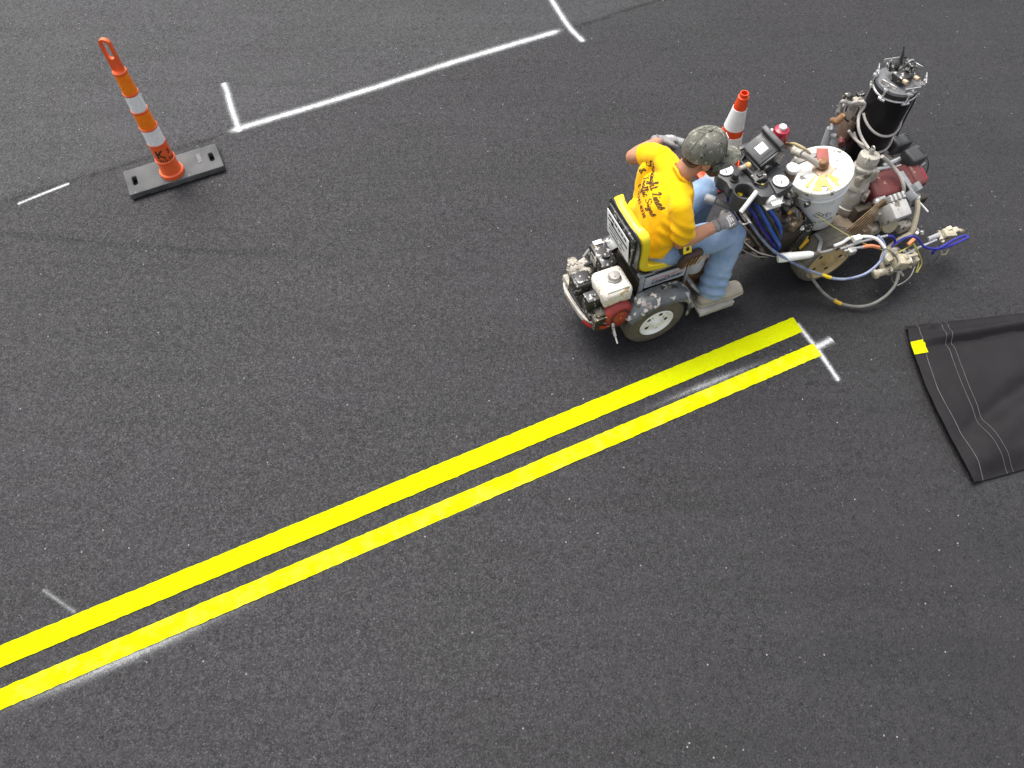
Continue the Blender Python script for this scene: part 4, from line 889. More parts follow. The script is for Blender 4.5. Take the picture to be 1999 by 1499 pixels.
rl = S(1503, 383, .84); mb = MB(); mb.cyl(rl - E1 * .01 + E2 * .035, rl - E1 * .01 - E2 * .045, .032, bev=.004, n=20); mb.box(rl - E3 * .032 - E2 * .02, (.09, .075, .012), .003); mb.bar(rl + E1 * .03 - E2 * .05 + E3 * .01, rl - E1 * .03 - E2 * .05 + E3 * .01, .05, .006); part("roller_bracket", WHITE, mb)
# tilted display box
pl, pb_, pr_, pt = S(1453, 289, .95), S(1486, 325, .935), S(1520, 289, .995), S(1484, 252, 1.01)
dq = (pb_ - pl); fx = dq.normalized(); fy = (pt - pl); fy = (fy - fx * fy.dot(fx)).normalized(); fnn = fx.cross(fy).normalized()
if fnn.z < 0: fnn = -fnn
wq, hq = dq.length * 1.0, (pt - pl).length
pc0 = (pl + pb_ + pr_ + pt) / 4
mb = MB(); mb.box(pc0 - fnn * .055, (wq, hq, .11), .008, ax=(fx, fy, fnn)); mb.box(pc0 + fy * (hq / 2 + .012) + fnn * .008 - fnn * .05, (wq + .012, .03, .15), .006, ax=(fx, fy, fnn)); db = part("display_box", DKGREY, mb)
mb = MB(); mb.prism([pc0 + fx * (wq / 2 + .001) + fy * a + fnn * c for a, c in ((-hq / 2, -.004), (hq / 2, -.004), (hq / 2 + .02, -.06), (hq * .42, -.14), (-hq * .1, -.15), (-hq / 2, -.10))], fx * .012, .003)
mb.cyl(pc0 + fx * (wq / 2 + .01) - fy * hq * .30 - fnn * .05, pc0 + fx * (wq / 2 + .035) - fy * hq * .30 - fnn * .05, .030, bev=.004); part("display_side", BLACK, mb, parent=db)
part("display_sticker", WLAB, MB().box(pc0 + fnn * .001 + fx * .003, (wq * .37, hq * .42, .003), .001, ax=(fx, fy, fnn)), parent=db)
part("display_slot", INKB, MB().box(pc0 + fnn * .001 + fx * wq * .33, (.008, hq * .55, .003), 0, ax=(fx, fy, fnn)), parent=db)
mb = MB(); mb.bar(M(.80, .36, .50), pc0 - fnn * .09, .035, .03); mb.bar(M(.86, .30, .50), pc0 - fnn * .10, .035, .03); mb.bar(pc0 - fx * wq * .45 - fnn * .04, S(1442, 290, .93), .03, .012); part("display_mount", BLACK, mb)
part("side_bin", GREYM, MB().prism([S(1372, 345, .62), S(1384, 330, .62), S(1420, 330, .62), S(1420, 352, .62), S(1400, 362, .62)], E3 * -.05, .006))
mb = MB(); mb.prism(con([(1386, 364), (1424, 374), (1424, 368), (1388, 356)], .58), E3 * -.012); part("bin_edge", BLACK, mb)
# dark mass of pump gear under the console
mb = MB(); mb.box(M(.93, .24, .38), (.20, .26, .20), .02); mb.box(M(.88, .36, .50), (.08, .12, .30), .02); mb.cyl(M(.86, .16, .30), M(.86, .16, .55), .04, bev=.008); part("pump_housing", DEEP, mb)
pk = S(1546, 428, .52); mb = MB(); mb.lathe([(.052, -.22), (.052, -.02), (.060, -.015), (.060, .012), (.045, .02), (.040, .05), (.015, .055)], pk, E3, 22); part("paint_pump", grimy("brown_crusted_pump", (.16, .11, .06), (.07, .05, .03), .5, scale=22, spots=[((.35, .28, .18), 30, .62), ((.55, .33, .03), 14, .70)], bump=.6), mb)
mb = MB()
random.seed(5)
for k in range(16):
    p = pk + E1 * random.uniform(-.07, .05) + E2 * random.uniform(-.03, .09) + E3 * random.uniform(.02, .14)
    (mb.box(p, (random.uniform(.02, .05), random.uniform(.02, .045), random.uniform(.02, .05)), .004, rot=(random.uniform(-20, 20), random.uniform(-20, 20), random.uniform(0, 90))) if k % 2 else mb.cyl(p, p + V((random.uniform(-.03, .03), random.uniform(-.03, .03), .035)), random.uniform(.010, .017), n=8))
part("valve_cluster", grimy("oily_fittings", (.16, .15, .14), (.04, .035, .03), .4, .4, scale=26, spots=[((.5, .48, .44), 30, .64)]), mb)
mb = MB(); mb.bar(S(1545, 372, .60), S(1578, 440, .46), .022, .03); mb.bar(S(1578, 442, .46), S(1535, 498, .26), .05, .045); mb.box(S(1571, 441, .47), (.075, .06, .05), .006); mb.bar(S(1545, 392, .56), S(1560, 402, .56), .02, .02); part("pump_arm", BLACKP, mb)
part("arm_bolt", SILVER, MB().cyl(S(1566, 443, .50), S(1566, 447, .50), .012)); part("arm_bolt", SILVER, MB().cyl(S(1562, 434, .50), S(1562, 430, .50), .014))
mb = MB(); mb.bar(S(1552, 448, .38), S(1540, 476, .34), .03, .018, .004); mb.bar(S(1574, 464, .36), S(1556, 482, .32), .05, .03, .006); mb.ball(S(1569, 462, .375), (.03, .022, .018), 10); mb.ball(S(1550, 446, .40), (.022, .016, .014), 10); part("yellow_crust", YBLOB, mb)
# paint pail
pd_up = (E3 * 1 - E1 * .26 + E2 * .06).normalized()
pl_top = S(1602, 331, .765); pl_b = pl_top - pd_up * .40
pail = thing("paint_pail", pl_b, "white paint pail with yellow drips across its dirty lid", "paint pail")
PAILM = newmat("white_pail_plastic"); g = PAILM[1]
c_ = g.mix(g.mr(g.noise(7, 5), .55, .72), (.74, .75, .77), (.58, .56, .52)); zz = g.sep(g.co())
dr = g.n("ShaderNodeMapping"); g.set(dr.inputs[0], g.co()); dr.inputs["Scale"].default_value = (1, 1, .12)
c_ = g.mix(g.math('MULTIPLY', g.mr(g.noise(11, 3, .6, dr.outputs[0]), .60, .64), g.mr(zz[2], .20, .36)), c_, (.55, .47, .16)); g.base(c_); g.p(Roughness=.35); PAILM = PAILM[0]
mb = MB(); mb.lathe([(.114, 0), (.117, .004), (.147, .24), (.156, .305), (.166, .31), (.167, .318), (.162, .322), (.163, .345), (.168, .347), (.168, .353), (.164, .356), (.165, .385)], pl_b, pd_up, 44); pb_o = mb.build("pail_body", PAILM, pail)
LIDM = newmat("spattered_white_lid"); g = LIDM[1]; c_ = g.mix(g.mr(g.noise(9, 5), .48, .68), (.78, .77, .72), (.62, .58, .50)); c_ = g.mix(g.mr(g.noise(19, 4, .7), .585, .61), c_, (.16, .15, .14)); c_ = g.mix(g.mr(g.noise(15, 4, .65), .63, .655), c_, (.62, .36, .03)); g.base(c_); g.p(Roughness=.4); g.bump(g.noise(40, 4), .2, .002); LIDM = LIDM[0]
lo = MB().lathe([(.168, .372), (.174, .374), (.174, .398), (.168, .404), (.160, .402), (.155, .396), (.02, .397), (.001, .397)], pl_b, pd_up, 44).build("lid", LIDM, pail)
lx, ly, _ = frame(pd_up, E1); ltop = pl_b + pd_up * .3985
def lid_at(a, b_, h=0): return ltop + lx * a + ly * b_ + pd_up * h
mb = MB()
for a0, r0, wd_ in ((R(230), .15, .34), (R(258), .155, .12), (R(275), .15, .10), (R(205), .14, .16), (R(285), .12, .20), (R(245), .12, .3)):
    n_ = 7; P_ = [lid_at(math.cos(a0 + wd_ * (k / n_ - .5)) * r0, math.sin(a0 + wd_ * (k / n_ - .5)) * r0, .0025) for k in range(n_ + 1)]
    Q_ = [lid_at(math.cos(a0 + wd_ * .3 * (k / n_ - .5)) * .045, math.sin(a0 + wd_ * .3 * (k / n_ - .5)) * .045, .0025) for k in range(n_ + 1)]
    mb.prism(P_ + Q_[::-1], pd_up * .0018)
mb.build("yellow_drips", YEL_D if False else grimy("yellow_drip_paint", (.72, .50, .02), (.74, .62, .12), .4, scale=30, bump=.2), lo)
dk = MB(); dk.prism([lid_at(math.cos(t) * .05 * (1 + .3 * noise.noise(V((t * 2, 0, 3)))) + .012, math.sin(t) * .062 * (1 + .3 * noise.noise(V((t * 2, 5, 3)))) , .0015) for t in [2 * math.pi * k / 24 for k in range(24)]], pd_up * .001); dk.build("rust_stain", grimy("rust_smear", (.32, .17, .08), (.50, .40, .32), .6, scale=30), lo)
mb = MB(); q0 = lid_at(.018, .012, 0); mb.lathe([(.032, 0), (.032, .02), (.024, .026), (.024, .045), (.020, .05), (.001, .05)], q0, pd_up, 20); so = mb.build("suction_stem", RUST, lo)
MB().prism([S(1593, 292, .79), S(1616, 292, .79), S(1618, 318, .79), S(1594, 318, .79)], E3 * .010, .003).build("red_cloth_tag", grimy("dull_red_tag", (.33, .09, .07), (.25, .07, .06), .6), lo)
mb = MB(); mb.prism([lid_at(math.cos(t) * .10 - .03, math.sin(t) * .09 + .055, .003) for t in [R(20) + R(120) * k / 10 for k in range(11)]] , pd_up * .004); mb.build("grey_flap", grimy("grey_scraped_patch", (.22, .21, .20), (.3, .28, .26), .6), lo)
# hazard diamonds and lettering on the pail's side
pf = (V((0, -1, 0)) - pd_up * V((0, -1, 0)).dot(pd_up)).normalized(); pr2 = pf.cross(pd_up) * -1
def pail_at(x, h, e=.0012):
    r_ = .117 + (.147 - .117) * min(h, .24) / .24 + e; t = x / r_; return pl_b + pd_up * h + pf * (math.cos(t) * r_) + pr2 * (math.sin(t) * r_)
if (pail_at(.05, .1) - pail_at(0, .1)).dot(V((1, 0, 0))) < 0: pr2 = -pr2
mb = MB()
def seg(a, b_, w_=.0022):
    d = (V((*b_, 0)) - V((*a, 0))); n_ = max(2, int(d.length / .008)); q = V((-d.y, d.x, 0)).normalized() * w_ / 2
    for k in range(n_):
        A, B_ = V((*a, 0)) + d * k / n_, V((*a, 0)) + d * (k + 1) / n_; mb.add([pail_at(p.x, p.y) for p in (A - q, B_ - q, B_ + q, A + q)], [[0, 1, 2, 3]])
for cx, cy in ((-.018, .175), (.030, .155)):
    r_ = .029; P_ = [(cx - r_, cy), (cx, cy - r_), (cx + r_, cy), (cx, cy + r_)]
    for k in range(4): seg(P_[k], P_[(k + 1) % 4], .003)
for a, b_ in (((-.026, .170), (-.018, .186)), ((-.018, .186), (-.010, .170)), ((-.026, .168), (-.010, .168)), ((-.022, .172), (-.018, .180))): seg(a, b_, .006)
seg((.030, .172), (.030, .150), .006); seg((.030, .144), (.030, .140), .006)
mb.build("hazard_marks", INKB, pb_o, smooth=0)
MB().text("Line Coating", None, E1, E3, .028, wrap=lambda x, y: pail_at(x + .005, y + .098)).build("pail_lettering", INKB, pb_o, smooth=0)
# suction pipe and whip hose entering the lid
mb = MB(); mb.tube([lid_at(.0, .02, .02), S(1578, 308, .83), S(1562, 298, .84), S(1545, 288, .80), S(1520, 282, .70)], .018, 10); part("suction_hose", CABLEL, mb); mb = MB(); mb.cyl(S(1566, 301, .845), S(1548, 292, .83), .026, bev=.004); part("hose_coupling", CAST, mb)
mb = MB(); mb.tube([S(1582, 300, .84), S(1570, 290, .87), S(1552, 281, .86), S(1534, 280, .78)], .008, 8); mb.tube([S(1580, 312, .80), S(1570, 309, .82), S(1556, 303, .80), S(1545, 300, .72)], .007, 8); part("bleed_tube", grimy("ochre_tube", (.42, .33, .17), (.32, .26, .15), .6), mb)
jr = S(1548, 328, .88)
jar = thing("paint_jar", jr - E3 * .09, "small brown jar with a white cap beside the pail", "jar")
MB().lathe([(.030, 0), (.033, .004), (.033, .07), (.028, .078)], jr - E3 * .09, E3, 24).build("jar_body", grimy("brown_jar", (.20, .13, .10), (.14, .09, .07), .4), jar); MB().lathe([(.034, .072), (.036, .075), (.036, .094), (.033, .098), (.001, .098)], jr - E3 * .09, E3, 24).build("jar_cap", WHITE, jar)
mb = MB(); mb.bar(jr - E3 * .095, jr - E3 * .095 - E1 * .06, .06, .008); mb.bar(jr - E3 * .10, M(.92, .22, .50), .02, .02); part("jar_shelf", DKGREY, mb)
vb = S(1461, 329, .915)
vl = thing("vial", vb - E1 * .02, "small tan-capped vial lying in the console's black tray", "vial")
MB().cyl(vb - E1 * .005 + E2 * .02, vb + E2 * .018 - E1 * .045, .013, bev=.002).build("vial_body", grimy("pale_vial", (.40, .36, .30), (.3, .26, .2), .35), vl); MB().cyl(vb + E2 * .02 - E1 * .004, vb + E2 * .022 + E1 * .022, .0165, bev=.003).build("vial_cap", grimy("tan_cap", (.62, .40, .16), (.5, .32, .12), .5), vl)
ck = S(1444, 379, .81)
wd_ = tag(MB().box(ck, (.035, .03, .022), .004, rot=(8, 12, 30)).build("foam_chip", SEATY), "small yellow foam chip lying in the console's cup holder", "chip")
rb = S(1529, 247, .91)
bot = thing("red_bottle", V((rb.x, rb.y, .72)), "red plastic bottle with white cap standing behind the display box", "bottle")
B0 = V((rb.x, rb.y, .72)); MB().lathe([(.026, 0), (.030, .004), (.031, .05), (.045, .085), (.046, .155), (.040, .172), (.020, .180), (.001, .181)], B0, E3, 28).build("bottle_body", grimy("wine_red_plastic", (.34, .018, .04), (.28, .015, .035), .3, bump=.05), bot); MB().lathe([(.021, .178), (.021, .192), (.016, .197), (.001, .197)], B0, E3, 20).build("bottle_cap", WHITE, bot)
MB().cyl(B0 + E2 * .042 - E1 * .02 + E3 * .13, B0 + E2 * .052 - E1 * .03 + E3 * .13, .012).build("bottle_nozzle", WHITE, bot)
part("bottle_bracket", DEEP, MB().torus(B0 + E3 * .03, E3, .037, .005).bar(B0 - E3 * .006 + E1 * .03, B0 - E3 * .006 - E1 * .04, .07, .008).bar(B0 - E3 * .01, M(.95, .40, .30), .02, .02))
# bead tank
TB = M(1.672, .498, .44); TR_ = .118
part("bead_tank", TANKBLK, MB().lathe([(.08, -.02), (.108, -.012), (TR_, .01), (TR_, .515), (TR_ * .97, .525)], TB, E3, 48))
tk2 = part("tank_clamp", SILVER, MB().torus(TB + E3 * .515, E3, TR_ + .001, .007, 48, 8))
part("tank_gasket", INKB, MB().lathe([(TR_ - .004, .526), (TR_ + .004, .528), (TR_ + .004, .545), (TR_ - .004, .548)], TB, E3, 48))
lid2 = part("tank_lid", grimy("grey_lid_metal", (.20, .20, .205), (.14, .14, .145), .35, .3, scale=14, spots=[((.4, .4, .4), 30, .7)]), MB().lathe([(TR_ + .005, .549), (TR_ + .007, .553), (TR_ + .003, .566), (TR_ - .03, .572), (.001, .576)], TB, E3, 48))
for k in range(6):
    t = R(20 + 60 * k); d = E1 * math.cos(t) + E2 * math.sin(t); p = TB + d * (TR_ + .010); q = V((-d.y, d.x, 0))
    mb = MB(); mb.cyl(p + E3 * .50, p + E3 * .60, .007); mb.lathe([(.016, .566), (.016, .578), (.010, .586), (.009, .598)], p, E3, 14); mb.box(p + q * .024 + E3 * .602, (.044, .005, .026), .002, rot=(0, 0, math.degrees(t) + 90)); mb.box(p - q * .024 + E3 * .602, (.044, .005, .026), .002, rot=(0, 0, math.degrees(t) + 90)); mb.cyl(p - q * .02 + E3 * .508, p + q * .02 + E3 * .508, .009); mb.build("wing_nut", SILVER, lid2)
    if k in (2, 5): MB().cyl(TB + d * (TR_ + .004) - E3 * .02, TB + d * (TR_ + .004) + E3 * .51, .0028, n=6).build("tie_rod", SILVER, tk2)
mb = MB(); mb.box(TB + E3 * .60 - E2 * .01, (.11, .085, .045), .012, rot=(0, 0, 12)); mb.cyl(TB + E3 * .585 + E1 * .02, TB + E3 * .66 + E1 * .03, .022); mb.cyl(TB + E3 * .63 - E1 * .01 + E2 * .05, TB + E3 * .63 - E1 * .055 + E2 * .055, .028, bev=.004); mb.cyl(TB + E3 * .64 + E1 * .05, TB + E3 * .64 + E1 * .05 + E2 * .05, .02); mb.tube([TB + E3 * .64 + E2 * .04, TB + E3 * .70 + E2 * .06, TB + E3 * .73 + E2 * .075], [.010, .007, .004], 8); mb.build("tank_valve", BLACKP, lid2)
for a in (-.035, .04): MB().cyl(TB + E3 * .612 - E2 * .055 + E1 * a, TB + E3 * .618 - E2 * .085 + E1 * a, .013, bev=.002).build("brass_fitting", grimy("copper_brass", (.50, .36, .24), (.4, .3, .2), .4, .4), lid2)
MB().torus(TB + E3 * .645 + E1 * .045 + E2 * .02, E2, .025, .004, 20, 6).build("valve_ring", SILVER, lid2)
part("tank_cable", BLACK, MB().tube([TB + E3 * .66 + E2 * .06, S(1768, 112, 1.05), S(1784, 128, 1.03), S(1792, 160, 1.0), S(1785, 195, .88), S(1770, 225, .75), S(1752, 262, .60), S(1747, 275, .52)], .0055, 6))
part("grey_strap_hose", CABLEL, MB().tube([S(1640, 205, .80), S(1660, 202, .84), S(1682, 198, .92), S(1688, 206, .90), S(1677, 225, .84), S(1676, 250, .80), S(1683, 270, .76), S(1696, 290, .74)], .0085, 8))
cam_side = lambda t, h: TB + (E1 * math.cos(t) + E2 * math.sin(t)) * (TR_ + .008) + E3 * h
for h0, h1, nm in ((.36, .31, 1), (.22, .20, 2)):
    part("grey_strap_hose", CABLEL, MB().tube([cam_side(R(170 + 175 * k / 12), h0 + (h1 - h0) * k / 12 - .06 * math.sin(math.pi * k / 12)) for k in range(13)], .0075, 8, 3))
part("grey_strap_hose", CABLEL, MB().tube([S(1657, 255, .72), S(1666, 268, .68), S(1680, 280, .68), S(1694, 286, .72)], .0085, 8))
# steel filter cylinder
ft, fb = S(1700, 300, .735), S(1652, 408, .36); fd = (ft - fb).normalized(); FL = (ft - fb).length
mb = MB(); mb.lathe([(.040, -.08), (.042, -.02), (.060, -.015), (.064, 0), (.064, .03), (.058, .035), (.058, .16), (.066, .165), (.066, .19), (.060, .20), (.060, FL - .10), (.066, FL - .095), (.066, FL - .08), (.058, FL - .07), (.060, FL - .02), (.056, FL - .004), (.05, FL), (.001, FL)], fb, fd, 30); fl = part("filter_cylinder", grimy("cream_dusty_metal", (.44, .41, .36), (.30, .275, .23), .45, .15, scale=9, spots=[((.55, .53, .47), 20, .6), ((.15, .12, .08), 22, .61)], bump=.35), mb)
mb = MB(); mb.cyl(ft - fd * .01, ft + fd * .03, .014); mb.torus(ft + fd * .035, E1, .012, .004, 16, 6); mb.build("filter_cap", STEEL, fl)
mb = MB(); a0 = fb + fd * (FL * .55); mb.box(a0 + E1 * .055, (.12, .05, .09), .012); mb.box(a0 - E1 * .03 + E3 * .02, (.05, .10, .09), .02); mb.prism([S(1690, 366, .52), S(1700, 372, .52), S(1694, 384, .52), S(1685, 378, .52)], E3 * -.05, .002); part("pump_bracket", CAST, mb)
# red engine with fins, muffler and air boxes
ec = M(1.655, .215, .455)
mb = MB(); mb.box(ec, (.30, .17, .16), .035, rot=(18, 0, 0), seg=4); mb.box(ec + E1 * .185 - E2 * .01, (.09, .15, .14), .03, rot=(18, 0, 0), seg=4); eng = part("engine_cowl", MAROON, mb)
mb = MB(); mb.box(ec + E1 * .225 - E2 * .015 + E3 * .005, (.055, .10, .10), .02, rot=(18, 0, 0)); mb.build("engine_end_cap", grimy("bright_red_cap", (.30, .012, .03), (.25, .02, .03), .35), eng)
for x in (.095, .195): MB().box(ec + E1 * x + E2 * .045 + E3 * .082, (.035, .028, .004), .001, rot=(18, 0, 0)).build("engine_label", WLAB, eng)
mb = MB(); mb.box(M(1.56, .135, .375), (.34, .05, .15), .01); fb_ = part("cooling_fins", grimy("fin_core", (.06, .04, .02), (.04, .03, .02), .6), mb)
mb = MB()
for k in range(9):
    a_, b_ = S(1652 + 2.6 * k, 450 + 3.2 * k, .445 - .016 * k), S(1724 + 2.2 * k, 388 + 2.0 * k, .53 - .022 * k)
    mb.bar(a_, b_, .012, .0034, .001, hint=E2)
mb.build("fin_plates", BRONZE, fb_)
mc = S(1748, 408, .47)
mb = MB(); mb.box(mc - E3 * .03, (.118, .105, .15), .012, rot=(24, 0, 0)); 
for k in range(4): mb.box(mc + E1 * (-.044 + .029 * k) + E2 * .040 + E3 * .058, (.016, .040, .045), .004, rot=(24, 0, 0))
mf = part("muffler", grimy("pale_grey_casting", (.46, .45, .43), (.34, .33, .31), .5, scale=12, spots=[((.15, .13, .11), 20, .63)], bump=.3), mb)
oc = S(1737, 439, .36); MB().lathe([(.001, .012), (.045, .012), (.052, .006), (.052, -.02)], oc, (-E2 + E3 * .5 - E1 * .1), 30).build("muffler_end", grimy("tan_end_plate", (.42, .36, .24), (.36, .31, .2), .6), mf)
mb = MB(); cb_ = S(1712, 394, .48); mb.ball(cb_, .026, 16); mb.cyl(cb_, cb_ + E1 * .05 + E2 * .01, .024); part("chrome_fitting", SILVER, mb)
mb = MB(); mb.lathe([(.05, 0), (.055, .02), (.05, .10), (.03, .12)], S(1700, 428, .33), E3, 16); mb.box(S(1702, 445, .30), (.09, .08, .07), .015); mb.cyl(S(1690, 448, .30), S(1695, 462, .24), .018); part("fluid_casting", CAST, mb); mb = MB(); mb.box(S(1762, 442, .30), (.09, .06, .06), .015); mb.cyl(S(1770, 430, .32), S(1790, 452, .28), .016); mb.box(S(1775, 452, .22), (.06, .05, .05), .012); part("valve_casting", CAST, mb)
for (x, y, z, sx_, sy_, rz) in ((1787, 299, .57, .125, .105, 8), (1760, 272, .58, .13, .08, 2)):
    c_ = S(x, y, z); mb = MB(); mb.box(c_ - E3 * .035, (sx_, sy_, .09), .016, rot=(6, 4, rz), seg=3); ab = part("air_filter_box", DKGREY, mb); mb = MB()
    for k in range(5): mb.box(c_ + E1 * (.045 - .0 * k) + E2 * (-.03 + .013 * k) + E3 * .0115, (.028, .005, .003), .001, rot=(6, 4, rz))
    mb.build("air_slots", INKB, ab)
mb = MB(); mb.box(M(1.84, .34, .42), (.20, .16, .16), .02); part("carburettor", CAST, mb)
mb = MB(); mb.cyl(S(1722, 325, .50), S(1762, 308, .52), .020, bev=.003); mb.cyl(S(1705, 332, .52), S(1738, 328, .50), .017, bev=.003); mb.tube([S(1735, 330, .50), S(1752, 336, .50), S(1768, 330, .50), S(1775, 320, .50)], .008, 8); mb.tube([S(1768, 318, .52), S(1782, 328, .52), S(1795, 326, .50), S(1806, 318, .46)], .005, 6); part("silver_pipework", SILVER, mb)
part("vent_hose", CABLEL, MB().tube([S(1722, 305, .70), S(1740, 322, .62), S(1755, 340, .58), S(1763, 358, .55), S(1764, 376, .50), S(1758, 388, .48)], .011, 8)); part("bracket_arm", GREYM, MB().bar(S(1758, 335, .55), S(1782, 372, .53), .030, .012, .003))
mb = MB(); mb.box(S(1787, 366, .53), (.055, .05, .05), .003, rot=(20, 20, 10)); mb.box(S(1781, 380, .50), (.06, .06, .05), .003, rot=(10, 25, 15)); mb.bar(S(1776, 385, .48), S(1758, 445, .22), .035, .03); part("grey_bracket", GREYM, mb)
part("pointer_rod", WHITE, MB().cyl(S(1794, 394, .40), S(1811, 413, .36), .006)); part("dangling_wire", BLACK, MB().tube([S(1804, 304, .56), S(1811, 312, .50), S(1812, 325, .42), S(1808, 338, .34)], .003, 5))
# left-hand pipework beyond the tank
mb = MB(); mb.tube([S(1610, 282, .62), S(1622, 250, .72)], .024, 12, 0); mb.cyl(S(1622, 262, .70), S(1632, 266, .70), .016); lh = part("pipe_handle", GREYM, mb)
mb = MB(); mb.cyl(S(1623, 254, .73), S(1626, 238, .76), .014); mb.tube([S(1637, 218, .80), S(1641, 203, .84), S(1646, 198, .86), S(1660, 202, .85), S(1682, 203, .84)], .012, 8); mb.lathe([(.018, 0), (.018, .02), (.014, .025), (.014, .06)], S(1636, 222, .77), E3, 14); part("grey_pipe", STEEL, mb)
mb = MB(); mb.limb([S(1624, 235, .765), S(1634, 236, .775), S(1645, 226, .80)], [.018, .021, .018], None, 12); mb.ball(S(1632, 236, .78), .022, 12); part("rusty_elbow", RUST, mb)
mb = MB(); mb.box(S(1670, 212, .74), (.09, .10, .12), .025, seg=4); mb.cyl(S(1668, 200, .80), S(1675, 205, .80), .045, bev=.01); mb.box(S(1663, 225, .68), (.08, .07, .14), .015); mb.cyl(S(1652, 190, .82), S(1658, 196, .78), .026, bev=.006); part("bead_gun_valve", CAST, mb)
mb = MB(); mb.box(S(1655, 190, .82), (.045, .04, .05), .01); mb.tube([S(1658, 200, .82), S(1651, 215, .78), S(1650, 230, .74), S(1656, 237, .70)], .006, 6); mb.box(S(1680, 184, .84), (.05, .03, .02), .006); part("valve_lever", BLACKP, mb)
mb = MB(); mb.box(S(1657, 250, .62), (.09, .10, .16), .02); mb.cyl(S(1660, 243, .70), S(1664, 236, .72), .014); part("brown_casting", grimy("brown_casting", (.22, .15, .11), (.12, .08, .06), .6, scale=18, spots=[((.45, .42, .38), 22, .66)], bump=.5), mb)
mb = MB(); mb.prism([S(1612, 272, .58), S(1620, 265, .58), S(1652, 286, .58), S(1645, 308, .58)], E3 * -.06, .004); mb.bar(S(1630, 300, .50), M(1.45, .42, .30), .04, .04); part("mount_plate", DKGREY, mb); mb = MB(); mb.cyl(S(1643, 272, .60), S(1643, 282, .60), .02); part("red_plug", MAROON, mb)
mb = MB(); mb.box(M(1.50, .50, .40), (.16, .12, .16), .02); mb.bar(M(1.45, .43, .28), M(1.75, .58, .42), .05, .03); mb.lathe([(.13, 0), (.13, .03)], TB - E3 * .05, E3, 40); part("tank_cradle", DEEP, mb)
# hoses on the near side
def hose(name, mat, pts, r, n=8): return part(name, mat, MB().tube([S(*p) for p in pts], r, n, 6))
hose("blue_hose", BLUEH, [(1472, 396, .74), (1482, 408, .72), (1500, 440, .64), (1517, 470, .52), (1521, 482, .42), (1508, 492, .32)], .0115); hose("blue_hose", BLUEH, [(1486, 396, .72), (1500, 408, .70), (1516, 430, .65), (1524, 450, .58), (1521, 466, .48)], .0115); hose("blue_hose", BLUED, [(1462, 404, .72), (1472, 418, .69), (1488, 446, .60), (1506, 470, .50), (1516, 484, .40)], .0105)
hose("black_hose", BLACK, [(1468, 400, .735), (1478, 412, .71), (1495, 440, .635), (1512, 466, .52), (1519, 480, .42)], .0095); hose("black_hose", BLACK, [(1480, 398, .73), (1492, 410, .71), (1508, 436, .655), (1520, 458, .56), (1521, 472, .47)], .009)
hose("dark_hose", BLUED, [(1420, 372, .72), (1422, 395, .66), (1432, 418, .50), (1450, 440, .36)], .008); hose("dark_hose", BLACK, [(1434, 378, .72), (1434, 398, .64), (1442, 420, .48), (1462, 446, .34)], .008)
hose("red_tie", grimy("red_clip", (.42, .03, .02), (.3, .03, .02), .5), [(1521, 476, .38), (1519, 481, .36), (1514, 486, .34)], .011)
hose("blue_grey_hose", BLUEG, [(1452, 418, .72), (1463, 432, .66), (1482, 460, .55), (1508, 488, .46), (1532, 503, .40), (1562, 520, .32), (1595, 533, .27), (1625, 543, .25), (1655, 544, .26), (1690, 534, .30), (1716, 513, .34), (1727, 492, .38), (1725, 474, .41), (1714, 460, .44)], .0085)
for p, q in (((1606, 536, .272), (1622, 542, .258)),): part("yellow_tape_wrap", grimy("yellow_tape", (.72, .50, .02), (.6, .45, .04), .5), MB().tube([S(*p), S((p[0] + q[0]) / 2, (p[1] + q[1]) / 2 + .6, .265), S(*q)], .0105, 8))
hose("cable_loop", CABLE, [(1560, 515, .30), (1578, 532, .24), (1590, 550, .17), (1608, 572, .10), (1635, 590, .05), (1668, 598, .035), (1698, 595, .05), (1726, 580, .08), (1745, 560, .13), (1752, 543, .17), (1755, 528, .20)], .0095)
part("yellow_tape_wrap", grimy("orange_yellow_tape", (.72, .42, .02), (.6, .36, .04), .5), MB().tube([S(1628, 586, .06), S(1635, 590, .05), S(1642, 593, .045)], .012, 8))
for dz, dx in ((0, 0), (.02, 4)): hose("brake_cable", CABLEL if dz else BLACK, [(1440 + dx, 462, .38 + dz), (1455 + dx, 478, .36 + dz), (1475 + dx, 492, .34 + dz), (1498, 500 - dx / 2, .35), (1516, 503, .37)], .0045, 6)
hose("brake_cable", CABLE, [(1436, 474, .32), (1450, 488, .30), (1475, 500, .30), (1500, 502, .33)], .004, 6)
hose("thin_wire", YWIRE, [(1595, 420, .60), (1615, 434, .56), (1640, 450, .52), (1668, 466, .47), (1700, 480, .40), (1735, 492, .30)], .003, 5)
